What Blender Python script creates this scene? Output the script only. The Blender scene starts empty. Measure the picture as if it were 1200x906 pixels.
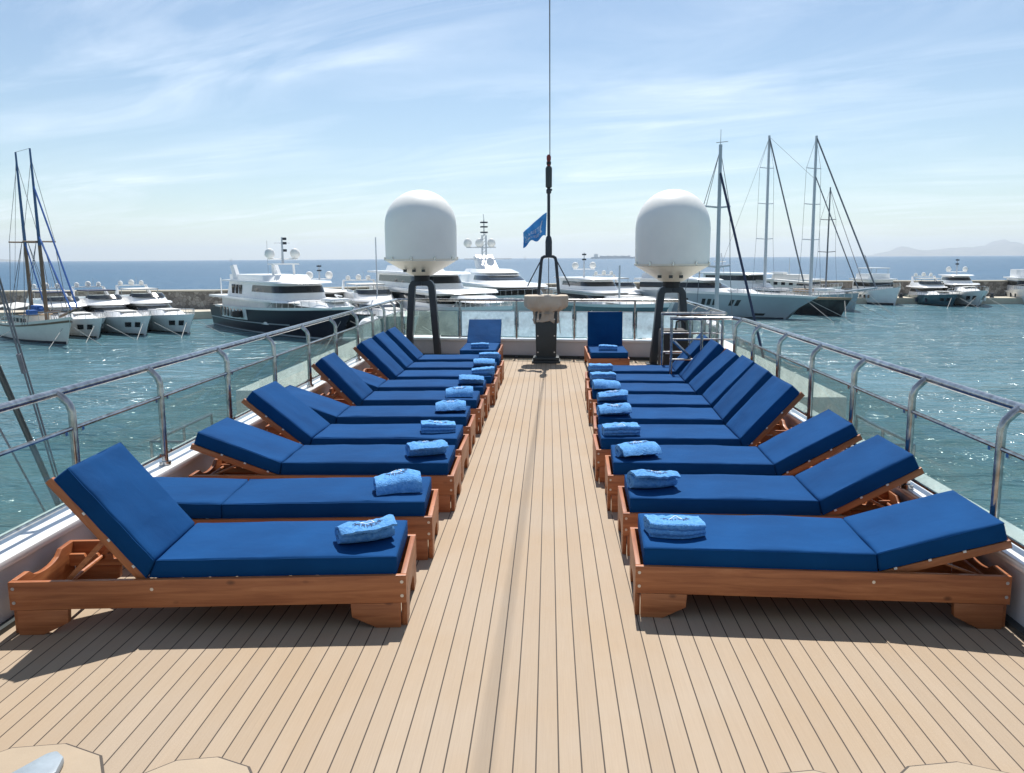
HAZE=7e-5; SUN=5.0; SKYS=.080; SKYA=1.0; SKYD=.15; SKYO=.8; EXPO=0.46; CLOUD=.6; CLCOL=(11.0,11.9,12.9); CLOC=(1.0,.3,0); TINT=(.90,.98,1.02)
import bpy, bmesh, math, random
from mathutils import Vector, Matrix, noise
from mathutils.bvhtree import BVHTree
R=math.radians; PI=math.pi
rnd=random.Random(7)
sc=bpy.context.scene
COL=bpy.data.collections.new("scene"); sc.collection.children.link(COL)
WZ=-6.1   # water level (sun deck is z = 0)

# ------------------------------------------------------------------ materials
def newmat(name):
    m=bpy.data.materials.new(name); m.use_nodes=True
    nt=m.node_tree; b=nt.nodes['Principled BSDF']
    return m,nt,b
def nd(nt,t,**kw):
    n=nt.nodes.new(t)
    for k,v in kw.items():
        if k in n.inputs.keys(): n.inputs[k].default_value=v
        else: setattr(n,k,v)
    return n
def ramp(nt,fac,stops):
    r=nt.nodes.new('ShaderNodeValToRGB'); e=r.color_ramp.elements
    while len(e)<len(stops): e.new(.5)
    for i,(p,c) in enumerate(stops):
        e[i].position=p; e[i].color=(c[0],c[1],c[2],1) if len(c)==3 else c
    nt.links.new(fac,r.inputs[0]); return r
def coords(nt,scale=(1,1,1),kind='Object',rot=(0,0,0)):
    tc=nt.nodes.new('ShaderNodeTexCoord'); mp=nt.nodes.new('ShaderNodeMapping')
    mp.inputs['Scale'].default_value=scale; mp.inputs['Rotation'].default_value=rot
    nt.links.new(tc.outputs[kind],mp.inputs[0]); return mp.outputs[0]
def bump(nt,b,h,strength=.3,dist=.01,prev=None):
    bp=nd(nt,'ShaderNodeBump',Strength=strength,Distance=dist)
    nt.links.new(h,bp.inputs['Height'])
    if prev: nt.links.new(prev,bp.inputs['Normal'])
    if b: nt.links.new(bp.outputs[0],b.inputs['Normal'])
    return bp.outputs[0]
def math_(nt,op,a,b=None,c=None):
    n=nt.nodes.new('ShaderNodeMath'); n.operation=op
    for i,v in enumerate((a,b,c)):
        if v is None: continue
        if isinstance(v,(int,float)): n.inputs[i].default_value=v
        else: nt.links.new(v,n.inputs[i])
    return n.outputs[0]
def mixc(nt,f,a,b,blend='MIX'):
    n=nt.nodes.new('ShaderNodeMix'); n.data_type='RGBA'; n.blend_type=blend
    for i,v in ((0,f),(6,a),(7,b)):
        if isinstance(v,(int,float)): n.inputs[i].default_value=v
        elif isinstance(v,tuple): n.inputs[i].default_value=(*v,1)
        else: nt.links.new(v,n.inputs[i])
    return n.outputs[2]

M={}
def simple(name,col,rough=.5,metal=0,nscale=4,var=.12,bumpd=0,bscale=60,coat=0,spec=None):
    m,nt,b=newmat(name)
    co=coords(nt)
    n=nd(nt,'ShaderNodeTexNoise',Scale=nscale,Detail=5.0,Roughness=.6); nt.links.new(co,n.inputs['Vector'])
    lo=tuple(c*(1-var) for c in col); hi=tuple(min(1,c*(1+var)) for c in col)
    r=ramp(nt,n.outputs[0],[(.3,lo),(.7,hi)])
    nt.links.new(r.outputs[0],b.inputs['Base Color'])
    rr=math_(nt,'MULTIPLY_ADD',n.outputs[0],.15,rough-.07); nt.links.new(rr,b.inputs['Roughness'])
    b.inputs['Metallic'].default_value=metal
    if coat: b.inputs['Coat Weight'].default_value=coat; b.inputs['Coat Roughness'].default_value=.08
    if spec is not None: b.inputs['Specular IOR Level'].default_value=spec
    if bumpd:
        n2=nd(nt,'ShaderNodeTexNoise',Scale=bscale,Detail=3.0); nt.links.new(co,n2.inputs['Vector'])
        bump(nt,b,n2.outputs[0],.5,bumpd)
    M[name]=m; return m

simple('white_paint',(.83,.83,.82),.22,nscale=1.5,var=.04,coat=.3)
simple('cream_paint',(.70,.68,.62),.3,nscale=1.5,var=.05)
simple('bulwark_paint',(.66,.65,.66),.4,nscale=3,var=.07)
simple('grey_hull',(.36,.42,.46),.25,nscale=.5,var=.05,coat=.3)
simple('teal_hull',(.055,.12,.15),.2,nscale=.5,var=.06,coat=.4)
simple('navy_hull',(.008,.011,.024),.35,nscale=.5,var=.1,spec=.25)
simple('black_hull',(.012,.013,.016),.2,nscale=.5,var=.1,coat=.4)
simple('dark_window',(.012,.016,.02),.06,nscale=.5,var=.1)
simple('dark_paint',(.022,.03,.042),.42,nscale=6,var=.12)
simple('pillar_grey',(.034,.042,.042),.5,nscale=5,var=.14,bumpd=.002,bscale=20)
simple('steel',(.55,.55,.56),.2,metal=1,nscale=8,var=.12)
simple('bolt_metal',(.62,.62,.62),.35,metal=1,nscale=20,var=.1)
simple('alu',(.42,.45,.48),.4,metal=.3,nscale=2,var=.08)
simple('black_rubber',(.015,.015,.016),.7,nscale=10,var=.2,bumpd=.003,bscale=25)
simple('radome_white',(.80,.785,.74),.42,nscale=1.3,var=.05)
simple('radome_cream',(.76,.70,.59),.45,nscale=2,var=.06)
simple('boat_deck',(.60,.58,.53),.6,nscale=2,var=.08)
simple('boat_teak',(.36,.26,.17),.6,nscale=2,var=.14)
simple('awning',(.60,.60,.57),.8,nscale=2,var=.06)
simple('blue_cover',(.02,.10,.33),.75,nscale=6,var=.2)
simple('navy_cover',(.02,.03,.07),.75,nscale=6,var=.2)
simple('rope',(.35,.35,.33),.8,nscale=9,var=.2)
simple('rig',(.14,.15,.17),.5,nscale=9,var=.2)
simple('mast_wood',(.16,.10,.06),.5,nscale=3,var=.2)
simple('mast_blue',(.03,.10,.22),.5,nscale=3,var=.2)
simple('mast_pale',(.45,.49,.53),.35,nscale=3,var=.07)
simple('red_paint',(.22,.03,.025),.5,nscale=3,var=.1)
simple('quay_concrete',(.46,.42,.34),.9,nscale=.6,var=.15,bumpd=.05,bscale=2)
simple('white_ink',(.78,.82,.86),.8,nscale=30,var=.08)
simple('navy_ink',(.012,.03,.10),.8,nscale=30,var=.2)
simple('hatch_grey',(.27,.32,.36),.38,nscale=14,var=.1)
simple('fastener_white',(.7,.7,.68),.5,nscale=30,var=.05)

def wood(name,scale):
    m,nt,b=newmat(name); co=coords(nt,scale)
    oi=nt.nodes.new('ShaderNodeObjectInfo')
    off=nt.nodes.new('ShaderNodeVectorMath'); off.operation='ADD'
    sc_=nt.nodes.new('ShaderNodeVectorMath'); sc_.operation='SCALE'; sc_.inputs[0].default_value=(13.7,7.3,5.1)
    nt.links.new(oi.outputs['Random'],sc_.inputs['Scale']); nt.links.new(co,off.inputs[0]); nt.links.new(sc_.outputs[0],off.inputs[1])
    n=nd(nt,'ShaderNodeTexNoise',Scale=1.0,Detail=7.0,Roughness=.62,Distortion=.6); nt.links.new(off.outputs[0],n.inputs['Vector'])
    r=ramp(nt,n.outputs[0],[(.22,(.19,.056,.020)),(.42,(.32,.104,.037)),(.6,(.41,.148,.055)),(.8,(.50,.215,.09))])
    # knots
    co2=coords(nt,tuple(min(6,s*1.6) for s in scale)); off2=nt.nodes.new('ShaderNodeVectorMath'); off2.operation='ADD'
    nt.links.new(co2,off2.inputs[0]); nt.links.new(sc_.outputs[0],off2.inputs[1])
    v=nd(nt,'ShaderNodeTexVoronoi',Scale=1.0); nt.links.new(off2.outputs[0],v.inputs['Vector'])
    k=ramp(nt,v.outputs['Distance'],[(.0,(.9,.9,.9)),(.05,(.6,.6,.6)),(.10,(0,0,0))])
    c=mixc(nt,k.outputs[0],r.outputs[0],(.075,.022,.009))
    tint=math_(nt,'MULTIPLY_ADD',oi.outputs['Random'],.35,.80)
    hsv=nd(nt,'ShaderNodeHueSaturation'); nt.links.new(c,hsv.inputs['Color']); nt.links.new(tint,hsv.inputs['Value'])
    nt.links.new(hsv.outputs[0],b.inputs['Base Color']); b.inputs['Roughness'].default_value=.42
    bump(nt,b,n.outputs[0],.35,.002); M[name]=m
wood('wood_long',(2.2,34,34)); wood('wood_cross',(34,2.6,34))

def fabric(name,dark,light,wscale=900,bd=.0006,sheen=.3,rough=.85,fold=.004,ns=3.0,spec=.25):
    m,nt,b=newmat(name); co=coords(nt)
    oi=nt.nodes.new('ShaderNodeObjectInfo')
    n=nd(nt,'ShaderNodeTexNoise',Scale=ns,Detail=4.0); nt.links.new(co,n.inputs['Vector'])
    r=ramp(nt,n.outputs[0],[(.3,dark),(.7,light)])
    hsv=nd(nt,'ShaderNodeHueSaturation'); nt.links.new(r.outputs[0],hsv.inputs['Color'])
    nt.links.new(math_(nt,'MULTIPLY_ADD',oi.outputs['Random'],.14,.93),hsv.inputs['Value'])
    nt.links.new(hsv.outputs[0],b.inputs['Base Color']); b.inputs['Roughness'].default_value=rough
    b.inputs['Sheen Weight'].default_value=sheen; b.inputs['Sheen Roughness'].default_value=.4
    b.inputs['Sheen Tint'].default_value=(*light,1)
    b.inputs['Specular IOR Level'].default_value=spec
    w=nd(nt,'ShaderNodeTexNoise',Scale=wscale,Detail=2.0); nt.links.new(co,w.inputs['Vector'])
    p=bump(nt,None,w.outputs[0],.6,bd)
    n3=nd(nt,'ShaderNodeTexNoise',Scale=7.0,Detail=3.0,Distortion=.8); nt.links.new(co,n3.inputs['Vector'])
    bump(nt,b,n3.outputs[0],.5,fold,prev=p); M[name]=m
fabric('cushion_blue',(.0022,.042,.142),(.0034,.056,.182),wscale=500,bd=.0008,sheen=.0,fold=.010,spec=.10)
fabric('towel_blue',(.07,.25,.58),(.16,.40,.74),wscale=120,bd=.012,sheen=.5,rough=.95,fold=.012,ns=60)
fabric('canvas_beige',(.42,.35,.27),(.56,.49,.40),wscale=300,bd=.001,sheen=.1,fold=.05)
fabric('flag_blue',(.05,.25,.60),(.09,.36,.74),wscale=400,bd=.0005,sheen=.1,fold=.01)

# stainless for rails: slight streaks
m,nt,b=newmat('rail_steel'); co=coords(nt,(3,3,3))
n=nd(nt,'ShaderNodeTexNoise',Scale=6.0,Detail=6.0); nt.links.new(co,n.inputs['Vector'])
r=ramp(nt,n.outputs[0],[(.3,(.27,.26,.25)),(.7,(.52,.52,.52))]); nt.links.new(r.outputs[0],b.inputs['Base Color'])
b.inputs['Metallic'].default_value=1; nt.links.new(math_(nt,'MULTIPLY_ADD',n.outputs[0],.2,.08),b.inputs['Roughness']); M['rail_steel']=m

# glass (thin panel): fresnel mix of tinted transparency and gloss, plus faint salt film
def glass(name,tint,film,filmcol=(.75,.82,.84)):
    m=bpy.data.materials.new(name); m.use_nodes=True; nt=m.node_tree; nt.nodes.clear()
    out=nt.nodes.new('ShaderNodeOutputMaterial'); tr=nd(nt,'ShaderNodeBsdfTransparent',Color=(*tint,1))
    gl=nd(nt,'ShaderNodeBsdfGlossy',Roughness=.02); fr=nd(nt,'ShaderNodeFresnel',IOR=1.3); ge=nt.nodes.new('ShaderNodeNewGeometry')
    nt.links.new(math_(nt,'MULTIPLY_ADD',ge.outputs['Backfacing'],1/1.3-1.3,1.3),fr.inputs['IOR'])
    df=nd(nt,'ShaderNodeBsdfTranslucent',Color=(*filmcol,1)); df2=nd(nt,'ShaderNodeBsdfDiffuse',Color=(*filmcol,1))
    ad=nt.nodes.new('ShaderNodeMixShader'); ad.inputs[0].default_value=.5
    nt.links.new(df.outputs[0],ad.inputs[1]); nt.links.new(df2.outputs[0],ad.inputs[2])
    co=coords(nt,(1,1,1)); n=nd(nt,'ShaderNodeTexNoise',Scale=5.0,Detail=8.0,Roughness=.7); nt.links.new(co,n.inputs['Vector'])
    f=ramp(nt,n.outputs[0],[(.35,(film*.6,)*3),(.7,(min(1,film*1.4),)*3)])
    m1=nt.nodes.new('ShaderNodeMixShader'); nt.links.new(f.outputs[0],m1.inputs[0]); nt.links.new(tr.outputs[0],m1.inputs[1]); nt.links.new(ad.outputs[0],m1.inputs[2])
    m2=nt.nodes.new('ShaderNodeMixShader'); nt.links.new(fr.outputs[0],m2.inputs[0]); nt.links.new(m1.outputs[0],m2.inputs[1]); nt.links.new(gl.outputs[0],m2.inputs[2])
    nt.links.new(m2.outputs[0],out.inputs[0]); M[name]=m
glass('rail_glass',(.85,.93,.90),.20,(.50,.58,.55)); glass('frost_glass',(.78,.88,.92),.5,(.72,.82,.88))

# teak-style deck: boards along Y, dark caulking
PITCH=.0866; X0=.0399
m,nt,b=newmat('deck_boards'); tc=nt.nodes.new('ShaderNodeTexCoord'); sx=nt.nodes.new('ShaderNodeSeparateXYZ')
nt.links.new(tc.outputs['Object'],sx.inputs[0])
u=math_(nt,'DIVIDE',math_(nt,'SUBTRACT',sx.outputs[0],X0),PITCH)
fl=math_(nt,'FLOOR',u); fr_=math_(nt,'FRACT',u)
d=math_(nt,'ABSOLUTE',math_(nt,'SUBTRACT',fr_,.5))        # .5 at the seam
seam=ramp(nt,d,[(.462,(0,0,0)),(.474,(1,1,1))])
wn=nd(nt,'ShaderNodeTexWhiteNoise'); wn.noise_dimensions='1D'; nt.links.new(fl,wn.inputs['W'])
cg=coords(nt,(160,3,1)); ng=nd(nt,'ShaderNodeTexNoise',Scale=1.0,Detail=5.0,Roughness=.65); nt.links.new(cg,ng.inputs['Vector'])
cl=coords(nt,(.9,.6,1)); nl=nd(nt,'ShaderNodeTexNoise',Scale=1.2,Detail=5.0,Roughness=.6); nt.links.new(cl,nl.inputs['Vector'])
base=mixc(nt,wn.outputs[0],(.325,.253,.182),(.358,.282,.205))
base=mixc(nt,ramp(nt,nl.outputs[0],[(.40,(0,0,0)),(.68,(.75,.75,.75))]).outputs[0],base,(.33,.235,.145))
gr=ramp(nt,ng.outputs[0],[(.3,(.94,.94,.94)),(.7,(1.04,1.04,1.04))])
base=mixc(nt,1.0,base,gr.outputs[0],'MULTIPLY')
# scattered small specks and scuffs
vs=nd(nt,'ShaderNodeTexVoronoi',Scale=1.6,Randomness=1.0); nt.links.new(tc.outputs['Object'],vs.inputs['Vector'])
sp=ramp(nt,vs.outputs['Distance'],[(.0,(1,1,1)),(.008,(1,1,1)),(.016,(0,0,0))])
base=mixc(nt,math_(nt,'MULTIPLY',sp.outputs[0],.6),base,(.09,.07,.055))
col=mixc(nt,seam.outputs[0],base,(.045,.033,.025))
nt.links.new(col,b.inputs['Base Color']); b.inputs['Roughness'].default_value=.72; b.inputs['Specular IOR Level'].default_value=.3
h=math_(nt,'SUBTRACT',math_(nt,'MULTIPLY',ng.outputs[0],.25),seam.outputs[0]); bump(nt,b,h,.5,.0025); M['deck_boards']=m
simple('deck_plain',(.345,.27,.188),.72,nscale=5,var=.06,bumpd=.0008,bscale=90)
simple('caulk',(.05,.037,.028),.7,nscale=9,var=.1)

# stone breakwater
m,nt,b=newmat('rubble_stone'); co=coords(nt)
v=nd(nt,'ShaderNodeTexVoronoi',Scale=1.7); nt.links.new(co,v.inputs['Vector'])
v2=nd(nt,'ShaderNodeTexVoronoi',Scale=1.7); v2.feature='DISTANCE_TO_EDGE'; nt.links.new(co,v2.inputs['Vector'])
n=nd(nt,'ShaderNodeTexNoise',Scale=.5,Detail=6.0); nt.links.new(co,n.inputs['Vector'])
hs=nt.nodes.new('ShaderNodeSeparateColor'); nt.links.new(v.outputs['Color'],hs.inputs[0])
c1=ramp(nt,hs.outputs[0],[(0,(.12,.11,.10)),(.5,(.27,.25,.23)),(1,(.44,.42,.38))])
c2=mixc(nt,math_(nt,'MULTIPLY',n.outputs[0],.6),c1.outputs[0],(.22,.20,.18))
ed=ramp(nt,v2.outputs['Distance'],[(0,(1,1,1)),(.06,(0,0,0))])
c3=mixc(nt,ed.outputs[0],c2,(.13,.11,.09)); nt.links.new(c3,b.inputs['Base Color']); b.inputs['Roughness'].default_value=.95
bump(nt,b,v2.outputs['Distance'],1,.12); M['rubble_stone']=m

# hills
m,nt,b=newmat('hill_scrub'); co=coords(nt); n=nd(nt,'ShaderNodeTexNoise',Scale=.004,Detail=8.0); nt.links.new(co,n.inputs['Vector'])
r=ramp(nt,n.outputs[0],[(.35,(.07,.075,.05)),(.6,(.17,.15,.11))]); nt.links.new(r.outputs[0],b.inputs['Base Color']); b.inputs['Roughness'].default_value=1; M['hill_scrub']=m

# sea
m,nt,b=newmat('sea_water'); co=coords(nt)
n0=nd(nt,'ShaderNodeTexNoise',Scale=.012,Detail=4.0,Roughness=.6); nt.links.new(coords(nt,(1,1.6,1)),n0.inputs['Vector'])
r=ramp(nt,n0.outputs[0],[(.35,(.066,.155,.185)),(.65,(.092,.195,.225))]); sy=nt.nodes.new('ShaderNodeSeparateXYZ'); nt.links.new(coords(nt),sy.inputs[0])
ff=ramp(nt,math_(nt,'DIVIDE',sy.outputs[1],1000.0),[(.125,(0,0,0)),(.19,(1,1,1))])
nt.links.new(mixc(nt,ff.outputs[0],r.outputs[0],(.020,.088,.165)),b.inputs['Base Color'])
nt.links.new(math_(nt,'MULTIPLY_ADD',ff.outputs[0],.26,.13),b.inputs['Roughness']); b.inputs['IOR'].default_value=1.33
n1=nd(nt,'ShaderNodeTexNoise',Scale=.30,Detail=4.0,Roughness=.6,Distortion=.5); nt.links.new(coords(nt,(1,1.9,1),rot=(0,0,.25)),n1.inputs['Vector'])
n2=nd(nt,'ShaderNodeTexNoise',Scale=1.9,Detail=3.0,Roughness=.6); nt.links.new(coords(nt,(1,1.7,1),rot=(0,0,-.2)),n2.inputs['Vector'])
npt=nd(nt,'ShaderNodeTexNoise',Scale=.045,Detail=4.0,Roughness=.6,Distortion=.8); nt.links.new(coords(nt,(1,2.2,1),rot=(0,0,.15)),npt.inputs['Vector'])
pt=ramp(nt,npt.outputs[0],[(.36,(.30,.30,.30)),(.60,(1,1,1))])
p=bump(nt,None,math_(nt,'MULTIPLY',n1.outputs[0],pt.outputs[0]),1.0,1.5); bump(nt,b,math_(nt,'MULTIPLY',n2.outputs[0],pt.outputs[0]),1.0,.12,prev=p); M['sea_water']=m

# ------------------------------------------------------------------ mesh builder
class MB:
    def __init__(s): s.v=[]; s.f=[]
    def add(s,vs,fs):
        o=len(s.v); s.v+= [tuple(v) for v in vs]; s.f+=[tuple(i+o for i in f) for f in fs]; return s
    def box(s,x0,x1,y0,y1,z0,z1):
        return s.add([(x0,y0,z0),(x1,y0,z0),(x1,y1,z0),(x0,y1,z0),(x0,y0,z1),(x1,y0,z1),(x1,y1,z1),(x0,y1,z1)],
            [(3,2,1,0),(4,5,6,7),(0,1,5,4),(1,2,6,5),(2,3,7,6),(3,0,4,7)])
    def prism(s,pts,a,b,axis='y'):     # polygon in the plane across 'axis', extruded a..b
        n=len(pts)
        def P(p,t): return (p[0],t,p[1]) if axis=='y' else ((t,p[0],p[1]) if axis=='x' else (p[0],p[1],t))
        vs=[P(p,a) for p in pts]+[P(p,b) for p in pts]
        return s.add(vs,[tuple(range(n)),tuple(range(2*n-1,n-1,-1))]+[(i,n+i,n+(i+1)%n,(i+1)%n) for i in range(n)])
    def tube(s,pts,r,n=8,cap=True):
        pts=[Vector(p) for p in pts]; rs=r if isinstance(r,(list,tuple)) else [r]*len(pts)
        rings=[]; up=None
        for i,p in enumerate(pts):
            d=((pts[min(i+1,len(pts)-1)]-p).normalized()+(p-pts[max(i-1,0)]).normalized())
            if d.length<1e-6: d=Vector((0,0,1))
            d.normalize()
            if up is None:
                up=d.cross(Vector((0,0,1))); 
                if up.length<.01: up=d.cross(Vector((1,0,0)))
            a=(up-d*up.dot(d)).normalized(); up=a; b_=d.cross(a)
            rings.append([p+rs[i]*(math.cos(2*PI*k/n)*a+math.sin(2*PI*k/n)*b_) for k in range(n)])
        return s.rings(rings,cap)
    def rings(s,rings,cap=True,closed=True):
        n=len(rings[0]); vs=[v for r in rings for v in r]; fs=[]
        for i in range(len(rings)-1):
            for k in range(n if closed else n-1):
                fs.append((i*n+k,i*n+(k+1)%n,(i+1)*n+(k+1)%n,(i+1)*n+k))
        if cap: fs.append(tuple(range(n-1,-1,-1))); fs.append(tuple((len(rings)-1)*n+k for k in range(n)))
        return s.add(vs,fs)
    def lathe(s,prof,c=(0,0,0),n=32):
        return s.rings([[(c[0]+r*math.cos(2*PI*k/n),c[1]+r*math.sin(2*PI*k/n),c[2]+z) for k in range(n)] for r,z in prof])
    def mesh(s,name,mat,smooth=False,bev=0,seg=2,autos=None):
        me=bpy.data.meshes.new(name); me.from_pydata(s.v,[],s.f); me.materials.append(M[mat])
        bm=bmesh.new(); bm.from_mesh(me); bmesh.ops.recalc_face_normals(bm,faces=bm.faces)
        if bev: bmesh.ops.bevel(bm,geom=list(bm.edges),offset=bev,segments=seg,affect='EDGES',profile=.6)
        bm.to_mesh(me); bm.free()
        if smooth or bev:
            for p in me.polygons: p.use_smooth=True
            try: me.set_sharp_from_angle(angle=R(38))
            except Exception: pass
        return me
    def build(s,name,mat,parent=None,**kw):
        return link(name,s.mesh(name,mat,**kw),parent)
def link(name,me,parent=None):
    o=bpy.data.objects.new(name,me); COL.objects.link(o)
    if parent: o.parent=parent
    return o
def tag(o,label=None,cat=None,group=None,kind=None):
    for k,v in (('label',label),('category',cat),('group',group),('kind',kind)):
        if v: o[k]=v
    return o
def thing(name,label,cat,loc=(0,0,0),rz=0,group=None):
    o=link(name,None); o.location=loc; o.rotation_euler=(0,0,rz); o.empty_display_size=.2
    return tag(o,label,cat,group)
# ------------------------------------------------------------------ sea, hills, breakwater
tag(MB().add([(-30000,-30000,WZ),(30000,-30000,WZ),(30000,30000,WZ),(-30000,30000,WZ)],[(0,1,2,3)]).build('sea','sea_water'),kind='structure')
def hills(name,prof,dist,depth,seed):
    # prof: (x/y slope, height m); a real ridge with depth
    N=160; K=14; vs=[]; fs=[]
    s0,s1=prof[0][0],prof[-1][0]
    def H(s):
        for (a,h0),(b_,h1) in zip(prof,prof[1:]):
            if a<=s<=b_:
                t=(s-a)/(b_-a); t=t*t*(3-2*t); return h0+(h1-h0)*t
        return 0
    for j in range(K+1):
        q=j/K; y=dist+depth*q
        for i in range(N+1):
            s=s0+(s1-s0)*i/N; x=s*dist*(1+.15*q)
            w=math.sin(PI*min(1,q*1.0))**.8 if 0<q<1 else 0
            z=H(s)*w*(1+.28*noise.noise(Vector((x*.0016,y*.0016,seed)))+.12*noise.noise(Vector((x*.006,y*.006,seed))))
            vs.append((x,y,WZ-.5+max(0,z)))
    for j in range(K):
        for i in range(N): a=j*(N+1)+i; fs.append((a,a+1,a+N+2,a+N+1))
    tag(MB().add(vs,fs).build(name,'hill_scrub',smooth=True),kind='structure')
hills('hills',[(.385,0),(.41,110),(.428,215),(.445,150),(.49,190),(.52,230),(.548,400),(.57,280),(.60,350),(.66,300),(.75,370),(.9,150),(1.0,0)],20000,4500,3.1)
hills('far_hills',[(-.9,0),(-.80,95),(-.72,120),(-.67,70),(-.62,0)],15000,1500,8.2)

wall=[(-190,106),(-80,118),(-49,118),(-26,131),(17,147),(34,152),(52,150),(90,147),(190,136)]
t=thing('breakwater','long rubble stone breakwater wall closing off the harbour behind the boats','breakwater')
def strip(mb,off0,off1,z0,z1):
    for (x0,y0),(x1,y1) in zip(wall,wall[1:]):
        mb.add([(x0,y0+off0,z0),(x1,y1+off0,z0),(x1,y1+off1,z0),(x0,y0+off1,z0),(x0,y0+off0,z1),(x1,y1+off0,z1),(x1,y1+off1,z1),(x0,y0+off1,z1)],
            [(0,1,5,4),(1,2,6,5),(2,3,7,6),(3,0,4,7),(4,5,6,7)])
mb=MB(); strip(mb,0,2.5,WZ-1,-2.62); mb.build('wall','rubble_stone',t)
mb=MB(); strip(mb,-.12,2.7,-2.61,-2.42); mb.build('coping','quay_concrete',t)
mb=MB(); strip(mb,-7.0,-.14,WZ-1,WZ+1.0); mb.build('quay','quay_concrete',t)
# rough armour stones along the seaward foot and quay bollards
for k,(x,y) in enumerate([(-62,111.6),(-36.5,119.4),(48.6,143.8),(59.5,143.4),(64.8,143.1),(74,142.4)]):
    tag(MB().lathe([(.0,0),(.35,0),(.28,.25),(.28,.5),(.42,.6),(.38,.75),(0,.8)],n=12).build('bollard','dark_paint',smooth=True),
        'mooring bollard at the edge of the stone quay','bollard','quay bollards').location=(x,y,WZ+1.0)
for k,(x,y) in enumerate([(-41,116.6),(26.5,148)]):
    o=thing('lamp_post',['slim white lamp post on the quay beside the navy yacht','slim lamp post on the quay behind the big grey yacht'][k],'lamp post',(x,y,WZ+1.0),group='quay lamp posts')
    MB().tube([(0,0,0),(0,0,4.6)],.09,8).build('post','white_paint',o); MB().box(-.15,.15,-.5,.1,4.6,4.75).build('lamp_head','white_paint',o)

# container ship far out
t=thing('cargo_ship','long hazy cargo ship far out on the horizon','ship',(300,6100,WZ))
t.scale=(1,1,.72); mb=MB(); mb.prism([(0,0),(8,17),(310,17),(326,21),(318,0)],-24,24,'y'); mb.build('hull','grey_hull',t)
mb=MB()
for k in range(13): mb.box(70+k*17,84+k*17,-22,22,16,30-(k%3)*2)
mb.build('cargo','alu',t); mb=MB(); mb.box(28,56,-22,22,17,44); mb.box(36,50,-8,8,44,50); mb.build('bridge','cream_paint',t)
for k,(x,y,s,lb) in enumerate([(-1500,3900,1,'tiny pale sailboat on the horizon at the far left'),(-120,4300,1.2,'tiny pale sailboat on the horizon right of the left dome'),(270,5200,1,'tiny pale sailboat on the horizon beside the cargo ship')]):
    t=thing('distant_sailboat',lb,'sailboat',(x,y,WZ),group='far sailboats')
    MB().prism([(-7,.0),(-8,1.5),(8,1.8),(7,0)],-1.8,1.8,'y').build('hull','white_paint',t)
    MB().add([(-5,0,2.5),(.5,0,2.5),(.5,0,17*s),(-5,.15,2.5),(.5,.15,2.5),(.5,.15,17*s)],[(0,1,2),(5,4,3),(0,3,4,1),(1,4,5,2),(2,5,3,0)]).build('sail','awning',t)

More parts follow.
